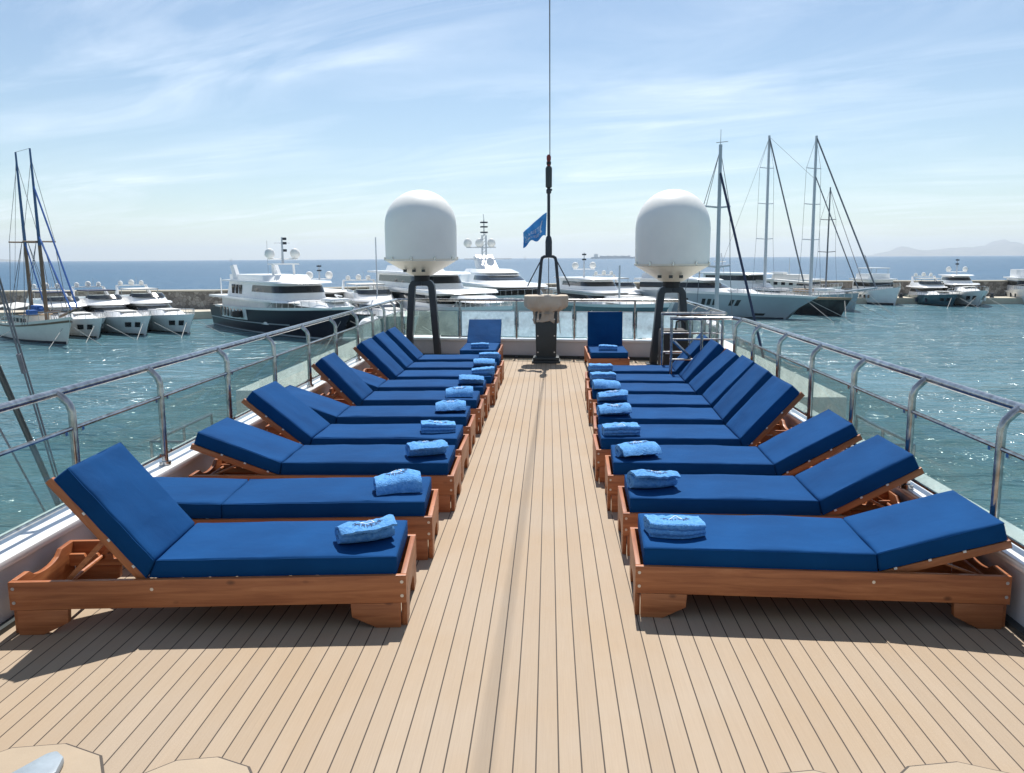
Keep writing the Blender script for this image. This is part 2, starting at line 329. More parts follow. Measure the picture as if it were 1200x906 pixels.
# ------------------------------------------------------------------ boats
class Boat:
    def __init__(s,name,label,cat,stern,bow,B,fs,fb,rake,hullmat,group='boats moored in the harbour',fine=1.0,zs=1.0):
        s.st=Vector(stern); s.bw=Vector(bow); d=s.bw-s.st; s.L=d.length; s.B=B; s.fs=fs; s.fb=fb; s.rake=rake; s.fine=fine
        s.t=thing(name,label,cat,(s.st.x,s.st.y,WZ),math.atan2(d.y,d.x),group); s.zs=zs; s.t.scale=(1,1,zs)
        s.hull(hullmat)
    def hb(s,t,q):   # half beam at station t, level q (0 waterline .. 1 sheer)
        k=.42-.07*(1-q); p=2.0+.5*q
        w=(.86+.14*min(1,t/.3)) if t<k else (1-((t-k)/(1-k))**p)
        return max(.02,s.B/2*w*(.86+.14*q))
    def P(s,t,q,side=1,off=0):
        z=s.fs+(s.fb-s.fs)*t**2.2
        return Vector((t*(s.L+s.rake*max(0,q)**1.3*t),side*(s.hb(t,q)+off),z*q))
    def sheer(s,t): return s.fs+(s.fb-s.fs)*t**2.2
    def hull(s,mat):
        ts=[0,.06,.14,.25,.38,.5,.6,.7,.78,.85,.9,.94,.97,.99,1.0]; rows=[-1,0,.25,.5,.75,1.0]
        rings=[]
        for t in ts:
            def pt(q,sd):
                if q<0: return Vector((t*s.L*.985,sd*s.hb(t,0)*.55,-.7))
                return s.P(t,q,sd)
            rings.append([pt(q,1) for q in reversed(rows)]+[pt(q,-1) for q in rows])
        MB().rings(rings,cap=True,closed=False).build('hull',mat,s.t,smooth=True)
        dk=[]; 
        for t in ts:
            z=s.sheer(t)-.12; a=s.P(t,1,1,-.10); dk.append([Vector((a.x,max(.0,a.y),z)),Vector((a.x,-max(.0,a.y),z))])
        MB().rings(dk,cap=False,closed=False).build('deck','boat_deck',s.t)
    def band(s,name,mat,t0,t1,q0,q1,off=.03,n=10,sides=(1,-1)):
        mb=MB()
        for sd in sides:
            r=[]
            for i in range(n+1):
                t=t0+(t1-t0)*i/n; r.append([s.P(t,q0,sd,off),s.P(t,q1,sd,off),s.P(t,q1,sd,-.05),s.P(t,q0,sd,-.05)])
            mb.rings(r)
        return mb.build(name,mat,s.t)
    def ring(s,x0,x1,hw,z,nose,n=8,pw=.55):
        L=[Vector((x0,hw,z)),Vector((x0+(x1-nose-x0)*.5,hw*1.0,z))]
        for k in range(n+1):
            a=PI/2*k/n; L.append(Vector((x1-nose+nose*math.sin(a),hw*max(0,math.cos(a))**pw if k<n else 0,z)))
        return L+[Vector((p.x,-p.y,p.z)) for p in reversed(L[:-1])]
    def tier(s,name,mat,x0,x1,hw,z0,z1,fr=0,br=0,side=0,nose=2,lv=(0,1),off=0,pw=.55,parent=None,sm=True):
        x0*=s.L; x1*=s.L; rs=[]
        for q in lv: rs.append(s.ring(x0+br*q-off,x1-fr*q+off,hw-side*q+off,z0+(z1-z0)*q,nose,pw=pw))
        return MB().rings(rs).build(name,mat,parent or s.t,smooth=sm)
    def wins(s,xs,w,h,z,y,side=1,name='window',th=.06):
        for x in xs:
            MB().box(x*s.L-w/2,x*s.L+w/2,side*y-th,side*y+th,z-h/2,z+h/2).build(name,'dark_window',s.t)
    def box(s,name,mat,x0,x1,y0,y1,z0,z1,bev=0): return MB().box(x0,x1,y0,y1,z0,z1).build(name,mat,s.t,bev=bev)
    def dome(s,x,y,z,r,mat='radome_white'):
        o=MB().lathe([(0,0),(r*.55,0),(r*.95,r*.45),(r,r*.9),(r*.92,r*1.35),(r*.6,r*1.8),(0,r*1.95)],n=16).build('satellite_dome',mat,s.t,smooth=True); o.location=(x,y,z); o.scale=(1,1,1/s.zs); return o
    def mast(s,x,y,z0,z1,r=.12,r1=None,mat='mast_pale',lean=0,name='mast'):
        return MB().tube([(x,y,z0),(x+lean*(z1-z0)*.5,y,(z0+z1)/2),(x+lean*(z1-z0),y,z1)],[r,(r+(r1 or r))/2,r1 or r],8).build(name,mat,s.t,smooth=True)
    def line(s,pts,r=.03,name='stay',mat='rig'): return MB().tube(pts,r,5).build(name,mat,s.t)
    def bowrail(s,t0=.45,h=.7,r=.025):
        mb=MB(); N=12
        for sd in (1,-1):
            top=[s.P(t0+(1-t0)*i/N,1,sd,-.12)+Vector((0,0,h*min(1,i/1.5+.05))) for i in range(N+1)]; mb.tube(top,r,5)
            for i in range(1,N+1):
                a=s.P(t0+(1-t0)*i/N,1,sd,-.12); mb.tube([a,a+Vector((0,0,h))],r*.9,5)
        mb.build('bow_rail','steel',s.t)
    def anchors(s):
        for sd in (1,-1):
            s.band('anchor_pocket','dark_window',.86,.90,.42,.68,.04,3,(sd,)); s.band('anchor_pocket','dark_window',.925,.955,.42,.68,.04,3,(sd,))
    def fenders(s,ts,mat='white_paint'):
        for t in ts:
            for sd in (1,-1):
                p=s.P(t,.45,sd,.16); o=MB().lathe([(0,0),(.12,.05),(.16,.2),(.16,.7),(.12,.85),(.03,.92),(.02,1.3)],n=10).build('fender',mat,s.t,smooth=True); o.location=(p.x,p.y,p.z-.4)
    def flag(s,x,z,mat='red_paint'):
        s.line([(x,0,z),(x-.5,0,z+2.2)],.03,'flagstaff','mast_pale'); MB().add([(x-.45,0,z+2.1),(x-1.3,.1,z+1.9),(x-1.2,.25,z+1.2),(x-.3,0,z+1.4),(x-.45,.03,z+2.1),(x-1.3,.13,z+1.9),(x-1.2,.28,z+1.2),(x-.3,.03,z+1.4)],[(0,1,2,3),(7,6,5,4),(0,4,5,1),(1,5,6,2),(2,6,7,3),(3,7,4,0)]).build('ensign',mat,s.t)
    def moor(s,pts): s.line(pts,.035,'mooring_line','rope')
    def arch(s,x,hw,z0,z1,lean,name='radar_arch',w=.6,th=.16,mat='white_paint'):
        mb=MB(); 
        for sd in (1,-1): mb.add([Vector((x+a,sd*(hw-b_),z)) for z,o in ((z0,0),(z1,1)) for a,b_ in ((lean*o,0+.4*o),(lean*o+w*(1+.6*(1-o)),0+.4*o),(lean*o+w*(1+.6*(1-o)),th+.4*o),(lean*o,th+.4*o))],
              [(0,1,2,3),(7,6,5,4),(0,4,5,1),(1,5,6,2),(2,6,7,3),(3,7,4,0)])
        mb.box(x+lean,x+lean+w,-(hw-.4),hw-.4,z1,z1+th); mb.build(name,mat,s.t)

def cruiser(label,stern,bow,B=6,cover='navy_cover',zf=1.0,hull='white_paint',zs=.78):
    b=Boat('motor_yacht',label,'motor yacht',stern,bow,B,1.9*zf,2.75*zf,1.6,hull,zs=zs); L=b.L
    b.band('waterline_stripe','black_hull',0,.985,-.02,.07,.03)
    b.tier('deckhouse','white_paint',.16,.70,B*.40,1.8*zf,3.7*zf,fr=3.2,br=.2,side=.35,nose=3.6)
    b.tier('window','dark_window',.18,.70,B*.40,1.8*zf,3.7*zf,fr=3.2,br=.2,side=.35,nose=3.6,lv=(.45,.82),off=.03)
    b.tier('foredeck_trunk','white_paint',.55,.88,B*.28,2.1*zf,2.95*zf,fr=2.0,side=.3,nose=3.0)
    b.tier('roof','white_paint',.10,.575,B*.42,3.7*zf,3.9*zf,fr=.2,side=.1,nose=2.8)
    b.tier('flybridge','white_paint',.16,.52,B*.38,3.9*zf,4.65*zf,fr=.9,side=.12,nose=2.2)
    b.tier('windscreen','dark_window',.40,.50,B*.33,4.55*zf,5.05*zf,fr=.6,side=.1,nose=1.6)
    b.arch(L*.2,B*.38,4.0*zf,6.0*zf,-.9)
    b.box('sun_cover',cover,L*.20,L*.40,-B*.27,B*.27,5.55*zf,5.7*zf,.04)
    for sx in (.21,.39):
        for sd in (1,-1): b.line([(L*sx,sd*B*.26,4.4*zf),(L*sx,sd*B*.26,5.6*zf)],.04,'cover_pole','steel')
    for y in (-1.3,0,1.2): b.dome(L*.2-.6,y,6.12*zf,.28 if y else .34)
    b.mast(L*.2-.6,.6,6.1*zf,7.4*zf,.03,.015)
    b.bowrail(); b.anchors(); b.fenders((.3,.5,.68),'navy_cover' if cover=='awning' else 'white_paint'); b.flag(.3,2.2,'blue_cover')
    b.box('sun_pad','awning',L*.66,L*.80,-B*.15,B*.15,2.95*zf,3.08*zf,.03)
    b.moor([(L+1.0,.6,1.8),(L+4.5,2.2,-.1)]); b.moor([(L+1.0,-.6,1.8),(L+4.5,-2.6,-.1)])
    return b
cruiser('white motor yacht with a navy flybridge cover beside the old two masted sailing boat',(-62.6,99.5),(-47.1,84.5),5.9)
cruiser('white motor yacht in the middle of the three moored side by side at left',(-59,102.2),(-43.4,87.3),5.8,zf=1.02)
cruiser('white motor yacht, rightmost of the three moored side by side at left',(-54.8,104.8),(-39.5,89.3),5.8,'awning',1.04)

# old gulet at far left
b=Boat('wooden_sailboat','old white wooden sailing boat with two raked masts, blue covers and an awning','sailboat',(-57.9,87.5),(-46.5,77.9),4.3,1.6,2.7,1.1,'cream_paint')
L=b.L; b.band('rubbing_strake','mast_wood',0,1,.80,.88,.05); b.band('waterline_stripe','navy_hull',0,.985,-.02,.1,.03)
b.tier('deckhouse','cream_paint',.14,.52,1.3,1.4,2.5,nose=.6,side=.1); b.wins([.2,.27,.34,.41,.48],.5,.4,2.0,-1.27); b.tier('cabin_roof','boat_teak',.13,.53,1.4,2.5,2.6,nose=.6)
mb=MB(); N=8
for i in range(N): 
    a=L*(.02+.36*i/N); c=L*(.02+.36*(i+1)/N); za=3.55+.12*math.sin(i*2.1); zb=3.55+.12*math.sin((i+1)*2.1)
    mb.add([(a,-1.9,za-.3),(c,-1.9,zb-.3),(c,0,zb),(a,0,za),(a,1.9,za-.3),(c,1.9,zb-.3),(a,-1.9,za-.34),(c,-1.9,zb-.34),(c,0,zb-.04),(a,0,za-.04),(a,1.9,za-.34),(c,1.9,zb-.34)],[(0,1,2,3),(3,2,5,4),(7,6,9,8),(8,9,10,11),(0,6,7,1),(5,11,10,4)])
mb.build('awning','awning',b.t)
for x in (.03,.2,.37):
    for sd in (1,-1): b.line([(L*x,sd*1.8,1.4),(L*x,sd*1.8,3.3)],.04,'awning_pole','steel')
H=18.9
for mx in (.38,.66):
    x=L*mx; b.mast(x,0,1.5,9.5,.21,.17,'mast_wood',-.028,'lower_mast'); xt=x-.028*8
    b.mast(xt,0,9.4,H,.17,.09,'mast_blue',-.028,'topmast')
    b.line([(xt,-1.5,9.9),(xt,1.5,9.9)],.08,'crosstree','mast_wood')
    for sd in (1,-1):
        for dx in (-.8,.0,.8): b.line([(x+dx,sd*2.1,1.7),(xt,sd*.3 if dx else sd*1.4,9.8)],.03,'shroud')
        b.line([(xt,sd*1.45,9.9),(xt-.2,0,H-1)],.025,'shroud')
b.line([(L*.38,0,3.1),(L*.62,0,3.2)],.16,'boom','blue_cover'); b.line([(L*.68,0,2.9),(L*.95,0,3.2)],.14,'boom','mast_wood')
b.box('sail_cover','blue_cover',L*.42,L*.54,-.35,.35,2.9,3.5,.12); b.box('deck_gear','blue_cover',L*.5,L*.58,-1.2,-.4,2.6,3.1,.1)
b.line([(L*.9,0,2.6),(L+3.4,0,3.6)],.13,'bowsprit','mast_wood')
b.line([(L+3.2,0,3.6),(L*.66-.4,0,H-3.6)],.09,'furled_jib','blue_cover'); b.line([(L+1.8,0,3.2),(L*.66-.3,0,10.5)],.09,'furled_jib','blue_cover'); b.line([(L*.66,0,3),(L*.38-.3,0,10)],.07,'furled_staysail','blue_cover')
b.line([(L*.66-.4,0,H),(L*.38-.4,0,H)],.02); b.line([(L*.38-.4,0,H),(0,0,2)],.02); b.bowrail(.05,.7)
b.moor([(L+.4,.5,1.6),(L+3.8,1.8,-.1)]); b.moor([(L*.5,-2.4,1.2),(L*.5,-5,-.1)]); b.moor([(L+.4,-.5,1.6),(L+3,-2.8,-.1)])

# navy explorer
b=Boat('explorer_yacht','large yacht with navy blue hull and white upper decks, two domes on its mast','yacht',(-40,104.4),(-20.3,80.2),7.6,3.3,4.4,2.8,'navy_hull',zs=.79); L=b.L
b.band('waterline_stripe','grey_hull',0,.985,.02,.07,.03); b.band('hull_stripe','alu',.0,.75,.40,.44,.04)
b.band('bulwark','white_paint',.10,1.0,.93,1.02,.05,16)
b.tier('main_deckhouse','white_paint',.16,.66,3.2,1.4,4.6,fr=.5,nose=1.5,side=.05)
b.band('bulwark_opening','white_paint',.17,.46,.50,1.0,.04,14)
b.wins([.205+.038*i for i in range(7)],.5,1.3,2.6,-3.76,th=.04)
b.tier('upper_deck','white_paint',.06,.82,3.75,4.55,4.85,fr=.4,nose=3.0)
b.tier('wheelhouse','white_paint',.20,.74,2.9,4.85,7.0,fr=.9,br=.6,side=.15,nose=2.2)
b.wins([.27,.31,.35],.75,1.3,5.9,-2.86); b.wins([.27,.31,.35],.75,1.3,5.9,2.86)
b.tier('window','dark_window',.46,.74,2.9,4.85,7.0,fr=.9,br=.6,side=.15,nose=2.2,lv=(.40,.82),off=.04)
b.tier('roof','white_paint',.17,.78,3.2,7.0,7.22,fr=.3,nose=2.6,br=.3)
b.tier('sun_deck_coaming','white_paint',.22,.62,2.7,7.22,8.0,fr=.8,br=-.3,side=.1,nose=1.5)
for q in (-2.7,2.3): MB().prism([(L*.26,7.2),(L*.26-.9,9.2),(L*.26+.2,9.4),(L*.26+1.6,7.2)],q,q+.4).build('sun_deck_wing','white_paint',b.t)
mb=MB()
for y in (-1.2,1.2): mb.tube([(L*.545,y,8),(L*.54,y,9.5)],.14,6)
mb.box(L*.52,L*.57,-1.5,1.5,9.4,9.6); mb.build('mast_frame','white_paint',b.t)
b.mast(L*.54,0,9.5,13.2,.16,.08); b.line([(L*.54,-1.7,10.2),(L*.54,1.7,10.2)],.1,'spreader','white_paint'); b.line([(L*.54,-.9,12.4),(L*.54,.9,12.4)],.05,'spreader','mast_pale')
for y in (-1.45,1.45): b.dome(L*.54,y,10.3,.55)
for z in (12.2,12.8,11.2): b.box('mast_light','dark_paint',L*.54-.2,L*.54+.2,.1,.45,z,z+.35)
b.box('tender','white_paint',L*.92,L*1.0,-1,1,4.85,5.3,.2); b.line([(L*.92,1.2,4.9),(L*.95,.2,5.7),(L*1.0,.2,5.6)],.09,'davit','white_paint'); b.bowrail(.62,.9,.03)
b.tier('whaleback','white_paint',.76,1.02,2.0,4.2,4.8,fr=1.2,side=.3,nose=2.8)
MB().lathe([(0,0),(.55,.1),(.6,.5),(.55,.9),(0,1)],n=14).build('fender','black_rubber',b.t,smooth=True).location=(L*.42,-4.1,2.0)
b.line([(L*.12,-2.8,4.9),(L*.12,-2.8,7.4)],.07,'pole','white_paint'); b.line([(L*.22,2,7),(L*.22,2,13)],.02,'antenna'); b.moor([(L+1,.5,2.6),(L+6,3,-.1)]); b.moor([(L+1,-.5,2.6),(L+5,-4,-.1)])

# second and third yachts right of it
def bigcruiser(label,stern,bow,B,hull,zf,domes=2,mast=12,cover=None,hardtop=True,zs=.85,dr=.45):
    b=Boat('motor_yacht',label,'motor yacht',stern,bow,B,2.3*zf,3.5*zf,2.4,hull,zs=zs); L=b.L
    b.band('waterline_stripe','black_hull',0,.985,-.02,.08,.03)
    b.tier('main_deckhouse','white_paint',.12,.70,B*.41,2.2*zf,4.3*zf,fr=3.0,side=.2,nose=4)
    b.tier('window','dark_window',.14,.70,B*.41,2.2*zf,4.3*zf,fr=3.0,side=.2,nose=4,lv=(.42,.80),off=.03)
    b.tier('roof','white_paint',.05,.63,B*.45,4.3*zf,4.55*zf,fr=.3,nose=3.4)
    b.tier('upper_deckhouse','white_paint',.16,.52,B*.33,4.55*zf,6.2*zf,fr=1.6,side=.25,nose=2.6)
    b.tier('window','dark_window',.20,.52,B*.33,4.55*zf,6.2*zf,fr=1.6,side=.25,nose=2.6,lv=(.38,.78),off=.03)
    if hardtop: b.tier('hardtop','white_paint',.12,.50,B*.36,6.2*zf,6.42*zf,fr=.3,nose=2.4)
    b.tier('foredeck_trunk','white_paint',.60,.90,B*.27,3.0*zf,3.9*zf,fr=2.4,side=.4,nose=4)
    b.mast(L*.27,0,6.4*zf,mast,.14,.06); b.line([(L*.27,-1.6,mast-2.6),(L*.27,1.6,mast-2.6)],.07,'spreader','white_paint')
    for y in ([-1.3,1.3,0][:domes]): b.dome(L*.27-.2*(y==0),y,mast-2.5,dr)
    for z in (mast-.4,mast-1.2): b.box('mast_light','dark_paint',L*.27-.15,L*.27+.15,-.25,.25,z,z+.25)
    b.bowrail(.55,.8,.03); b.anchors(); b.fenders((.25,.42,.6,.72)); b.flag(.3,2.8); b.box('sun_pad','awning',L*.68,L*.78,-B*.15,B*.15,3.9*zf,4.05*zf,.04)
    b.moor([(L+1,.5,2),(L+6,2.5,-.1)]); b.moor([(L+1,-.5,2),(L+5,-3.5,-.1)])
    return b
bigcruiser('white flybridge yacht moored directly behind the navy hulled yacht',(-33,108.5),(-16.6,88),6.6,'navy_hull',.98,2,10.8,zs=.68)
b=cruiser('white flybridge yacht with its bow just left of the left dome legs',(-25.5,106),(-13.4,81.5),6.2,'awning',1.12,hull='grey_hull',zs=.8)
b.line([(b.L*.5,0,4),(b.L*.5,0,13)],.07,'pole','mast_pale')

# centre: low grey tender yacht, bow right
b=Boat('superyacht','big white superyacht with three stepped decks and dark windows, behind the left dome legs','yacht',(-22,112),(-4.6,77.5),8.2,2.7,4.2,3.2,'grey_hull',zs=.9); L=b.L
b.band('hull_window','dark_window',.35,.62,.50,.62,.03); b.band('bulwark','white_paint',.05,1,.90,1.0,.05,16)
b.tier('main_deckhouse','white_paint',.10,.80,3.4,2.8,5.0,fr=1.6,side=.1,nose=3)
b.tier('window','dark_window',.14,.80,3.4,2.8,5.0,fr=1.6,side=.1,nose=3,lv=(.45,.85),off=.03)
b.tier('roof','white_paint',.04,.83,3.9,5.0,5.3,fr=.5,nose=4)
b.tier('upper_deckhouse','white_paint',.14,.62,2.9,5.3,7.0,fr=1.5,side=.2,nose=3)
b.tier('window','dark_window',.18,.62,2.9,5.3,7.0,fr=1.5,side=.2,nose=3,lv=(.35,.85),off=.03)
b.tier('roof','white_paint',.08,.66,3.3,7.0,7.25,fr=.5,nose=3.4)
b.tier('sun_deck_coaming','white_paint',.2,.5,2.2,7.25,8.0,fr=1.2,side=.3,nose=2); b.box('vent','dark_paint',L*.36,L*.38,-.5,.5,8,8.35)
b.tier('foredeck_trunk','white_paint',.78,.95,2.0,4.2,4.8,fr=1.5,side=.4,nose=2.5); b.bowrail(.8,.8,.03)
b.wins([.05],.3,1,4.2,-3.2); b.anchors(); b.moor([(L+1,.5,2.4),(L+6,2.5,-.1)])

b=Boat('superyacht','largest white superyacht in the centre with a tall lattice mast and three domes','yacht',(-12,131),(-.3,97),9,3.4,5.1,4.0,'white_paint',zs=.80); L=b.L
b.band('hull_window','dark_window',.40,.44,.40,.62,.03,2); b.band('hull_window','dark_window',.47,.51,.40,.62,.03,2); b.band('hull_window','dark_window',.54,.58,.40,.62,.03,2)
b.tier('main_deckhouse','white_paint',.08,.78,4.0,3.4,5.5,fr=3,side=.1,nose=6)
b.tier('window','dark_window',.2,.78,4.0,3.4,5.5,fr=3,side=.1,nose=6,lv=(.35,.8),off=.03)
b.tier('roof','white_paint',.05,.80,4.3,5.5,5.8,fr=1,nose=8)
b.tier('upper_deckhouse','white_paint',.14,.60,3.3,5.8,7.5,fr=3.5,side=.4,nose=5)
b.tier('window','dark_window',.38,.60,3.3,5.8,7.5,fr=3.5,side=.4,nose=5,lv=(.3,.75),off=.03)
b.tier('sun_deck','white_paint',.18,.52,2.9,7.5,8.1,fr=3,side=.4,nose=4)
mb=MB(); mb.prism([(L*.22,7.6),(L*.17,10.3),(L*.205,10.6),(L*.32,7.6)],-1.3,1.3); mb.build('mast_base','white_paint',b.t)
mb=MB(); x=L*.21
for y in (-.3,.3): mb.tube([(x,y,10),(x,y,14.2)],.12,6)
for k in range(7): mb.tube([(x,-.3,10.3+k*.6),(x,.3,10.9+k*.6)],.05,5)
mb.tube([(x,0,14),(x,0,17)],.08,6); mb.tube([(x,0,17),(x-.3,0,18)],.05,5); mb.build('lattice_mast','mast_pale',b.t)
b.line([(x,-2.7,12.0),(x,1.8,12.0)],.12,'spreader','mast_pale'); b.line([(x,-3,9.9),(x,4.2,9.9)],.12,'spreader','mast_pale')
for y in (-3.3,-.95,1.5): b.dome(x,y*.75,12.1,.62)
for z in (14.6,15.6,16.4): b.box('mast_light','dark_paint',x-.3,x+.3,-.5,.5,z,z+.25)
b.bowrail(.6,.8,.03); b.moor([(L+2,.5,3),(L+8,2.5,-.1)])

# centre-right yachts
b=bigcruiser('yacht with dark teal hull and long white foredeck, right behind the covered pedestal',(2,123),(12.6,94.5),7.4,'teal_hull',.98,2,10.2)
b.tier('bulwark','white_paint',.0,.01,1,2.2,2.3,nose=.1) if False else None
b.band('bulwark','white_paint',.0,1,.86,1.02,.05,16); b.line([(b.L*.75,-1.5,3.4),(b.L*.75,-1.5,8.3)],.12,'pole','mast_pale')
b=cruiser('small white sports cruiser with a sloping hardtop, left of the right dome legs',(6.8,130),(15.2,106),5.6,'awning',1.05,zs=.85)
b=Boat('superyacht','sleek pale grey superyacht seen side on with its sharp bow pointing right','yacht',(14.2,119.6),(30.8,109.2),6.4,3.5,2.9,4.0,'grey_hull'); L=b.L
for t0 in (.30,.335,.45,.485,.52,.62,.655): b.band('hull_window','dark_window',t0,t0+.022,.50,.74,.03,2,(-1,))
b.band('hull_window','dark_window',.80,.86,.12,.22,.03,3,(-1,)); b.band('bulwark','white_paint',.34,1,.93,1.02,.05,14); b.band('waterline_stripe','navy_hull',0,.985,-.02,.05,.03)
b.tier('main_deckhouse','white_paint',.00,.66,2.8,3.3,4.9,fr=3.2,side=.2,nose=5)
b.tier('window','dark_window',.0,.66,2.8,3.3,4.9,fr=3.2,side=.2,nose=5,lv=(.38,.82),off=.03)
b.tier('roof','white_paint',-.04,.55,3.0,4.9,5.15,fr=.8,nose=5); b.tier('sun_deck','white_paint',.0,.34,2.4,5.15,5.8,fr=1.8,side=.4,nose=3)
b.tier('hardtop','white_paint',-.02,.26,2.2,6.5,6.65,fr=.3,nose=2); b.tier('foredeck_trunk','white_paint',.60,.84,1.6,3.0,3.7,fr=1.5,side=.3,nose=2.5)
for x in (.02,.22):
    for sd in (1,-1): b.line([(L*x,sd*1.9,5.2),(L*x,sd*1.9,6.5)],.08,'hardtop_pillar','white_paint')
b.bowrail(.6,.7,.03); b.moor([(L+2.5,.5,2.6),(L+8,1,-.1)]); b.moor([(L+2.5,-.5,2.6),(L+7,-3.5,-.1)])
# its neighbour behind
b=Boat('motor_yacht','white yacht with a dark wheelhouse and small lattice mast behind the grey superyacht','motor yacht',(25,138),(36,121),6.4,3.0,4.2,2,'white_paint',zs=.78); L=b.L
b.tier('main_deckhouse','white_paint',.1,.75,2.9,3,5.2,fr=2,side=.2,nose=3); b.tier('upper_deckhouse','white_paint',.15,.62,2.6,5.2,6.9,fr=.8,side=.15,nose=2)
b.tier('window','dark_window',.18,.62,2.6,5.2,6.9,fr=.8,side=.15,nose=2,lv=(.3,.85),off=.03); b.tier('roof','white_paint',.1,.68,3.0,6.9,7.15,fr=.6,nose=2.4)
mb=MB(); 
for a,c in ((-.5,-.5),(.5,-.5),(.5,.5),(-.5,.5)): mb.tube([(L*.2+a,c,7.1),(L*.2+a*.3,c*.3,11)],.06,5)
for k in range(4): mb.box(L*.2-.5+k*.08,L*.2+.5-k*.08,-.5+k*.08,.5-k*.08,7.8+k*.8,7.86+k*.8)
mb.build('lattice_mast','mast_pale',b.t); b.box('radar','white_paint',L*.2-.2,L*.2+.2,-1.1,1.1,9.2,9.4); b.bowrail(.5,.8,.03)

# classic cabin yacht against the wall
b=Boat('cabin_yacht','pale classic cabin yacht with a row of square windows against the breakwater','motor yacht',(38.5,147),(46.5,137.5),6.2,3.0,3.9,1.2,'white_paint',zs=.82); L=b.L
b.tier('main_deckhouse','cream_paint',.05,.72,2.7,2.9,5.0,nose=1.2,fr=.3,side=.1); b.wins([.12,.24,.36,.48,.60],.7,.6,4.3,-2.68)
b.tier('window','dark_window',.62,.72,2.7,2.9,5.0,nose=1.2,fr=.3,side=.1,lv=(.5,.82),off=.03)
b.tier('roof','white_paint',.0,.76,2.95,5.0,5.2,nose=1.6); b.tier('flybridge','cream_paint',.15,.60,2.3,5.2,6.1,nose=1,fr=.5,side=.2); b.box('boat_on_roof','white_paint',L*.1,L*.3,-1.8,-.4,6.1,6.6,.15)
b.mast(L*.3,0,6.1,9.5,.08,.04); b.wins([.66,.72,.78,.84],.4,.35,2.6,-2.3,name='porthole'); b.bowrail(.6,.7,.03)

def sailrig(b,x,zt,z0,r=.17,spr=(.36,.58,.8),mat='mast_pale',hb=2.2):
    b.mast(x,0,z0,zt,r,r*.7,mat,-.012,'mast')
    for q in spr:
        z=z0+(zt-z0)*q; w=hb*.85*(1-.35*q); b.line([(x-.012*(z-z0)-.3,-w,z+.1),(x-.012*(z-z0),0,z),(x-.012*(z-z0)-.3,w,z+.1)],.06,'spreader',mat)
    for sd in (1,-1):
        p=[(x-.2,sd*hb,z0)]+[(x-.012*(z0+(zt-z0)*q-z0)-.3,sd*hb*.85*(1-.35*q),z0+(zt-z0)*q) for q in spr]+[(x-.012*(zt-z0),0,zt-.3)]
        b.line(p,.022,'shroud')
b=Boat('sailing_schooner','black hulled sailing yacht with two tall pale masts of equal height','sailboat',(26.3,136.5),(39.2,113),5.8,2.0,2.5,1.6,'black_hull'); L=b.L
b.band('bulwark','boat_teak',0,1,.92,1.03,.05,14); xa=L-14.6; xb=L-5.6
sailrig(b,xa,25.4,2.2,.24); sailrig(b,xb,24.2,2.4,.24)
b.tier('deckhouse','white_paint',.2,.62,1.6,2.1,3.4,nose=1,fr=.4,side=.15); b.tier('window','dark_window',.2,.62,1.6,2.1,3.4,nose=1,fr=.4,side=.15,lv=(.4,.75),off=.03)
b.line([(xa,0,4.3),(xa-7,0,4.6)],.2,'boom','awning'); b.line([(xb,0,4.3),(xb-7,0,4.6)],.2,'boom','awning')
b.line([(L*.96,0,3.2),(L+5.5,0,4.0)],.14,'bowsprit','mast_pale')
b.line([(xb-.25,0,24),(L+5.3,0,4.0)],.11,'furled_jib','rig'); b.line([(xb-.2,0,19),(L+2.6,0,3.7)],.08,'furled_staysail','rig'); b.line([(xa-.25,0,25.1),(xb-.8,0,3.0)],.11,'furled_jib','rig')
b.line([(xa-.25,0,25.2),(xb-.25,0,18.5)],.02); b.line([(xa-.2,0,25.2),(0,0,2.2)],.02); b.bowrail(.3,.8,.03); b.box('deck_gear','boat_teak',L*.70,L*.78,-1,1,3,3.5,.1); b.box('tender','white_paint',L*.84,L*.93,-.7,.7,3.2,3.7,.15)
b.moor([(L+1,.4,2.2),(L+6,2,-.1)]); b.moor([(L+.8,-.4,2.2),(L+4,-3.5,-.1)]); b.moor([(L+4,0,3.8),(L+.3,0,.2)])
b=Boat('sailboat','grey hulled sailboat with one short dark mast, right of the black schooner','sailboat',(43.4,142),(44.3,122.5),4.6,1.8,2.8,1.3,'grey_hull'); L=b.L
sailrig(b,L*.42,18.6,2,.15,(.4,.7),'rig',1.9); b.line([(L*.97,0,2.8),(L+3.5,0,3.4)],.12,'bowsprit','alu'); b.line([(L*.42-.2,0,18.3),(L+3.3,0,3.4)],.05,'furled_jib','rig')
b.tier('deckhouse','white_paint',.2,.7,1.4,1.9,2.9,nose=1,fr=.5,side=.15); b.bowrail(.3,.7); b.moor([(L+3,0,3.2),(L+8,2,-.1)]); b.moor([(L+1,.4,2.2),(L+6,3.5,-.1)])
b=cruiser('small white motorboat half hidden behind the bow of the black schooner',(42.8,148),(49.5,136.5),4.2,'awning',.72) if False else None

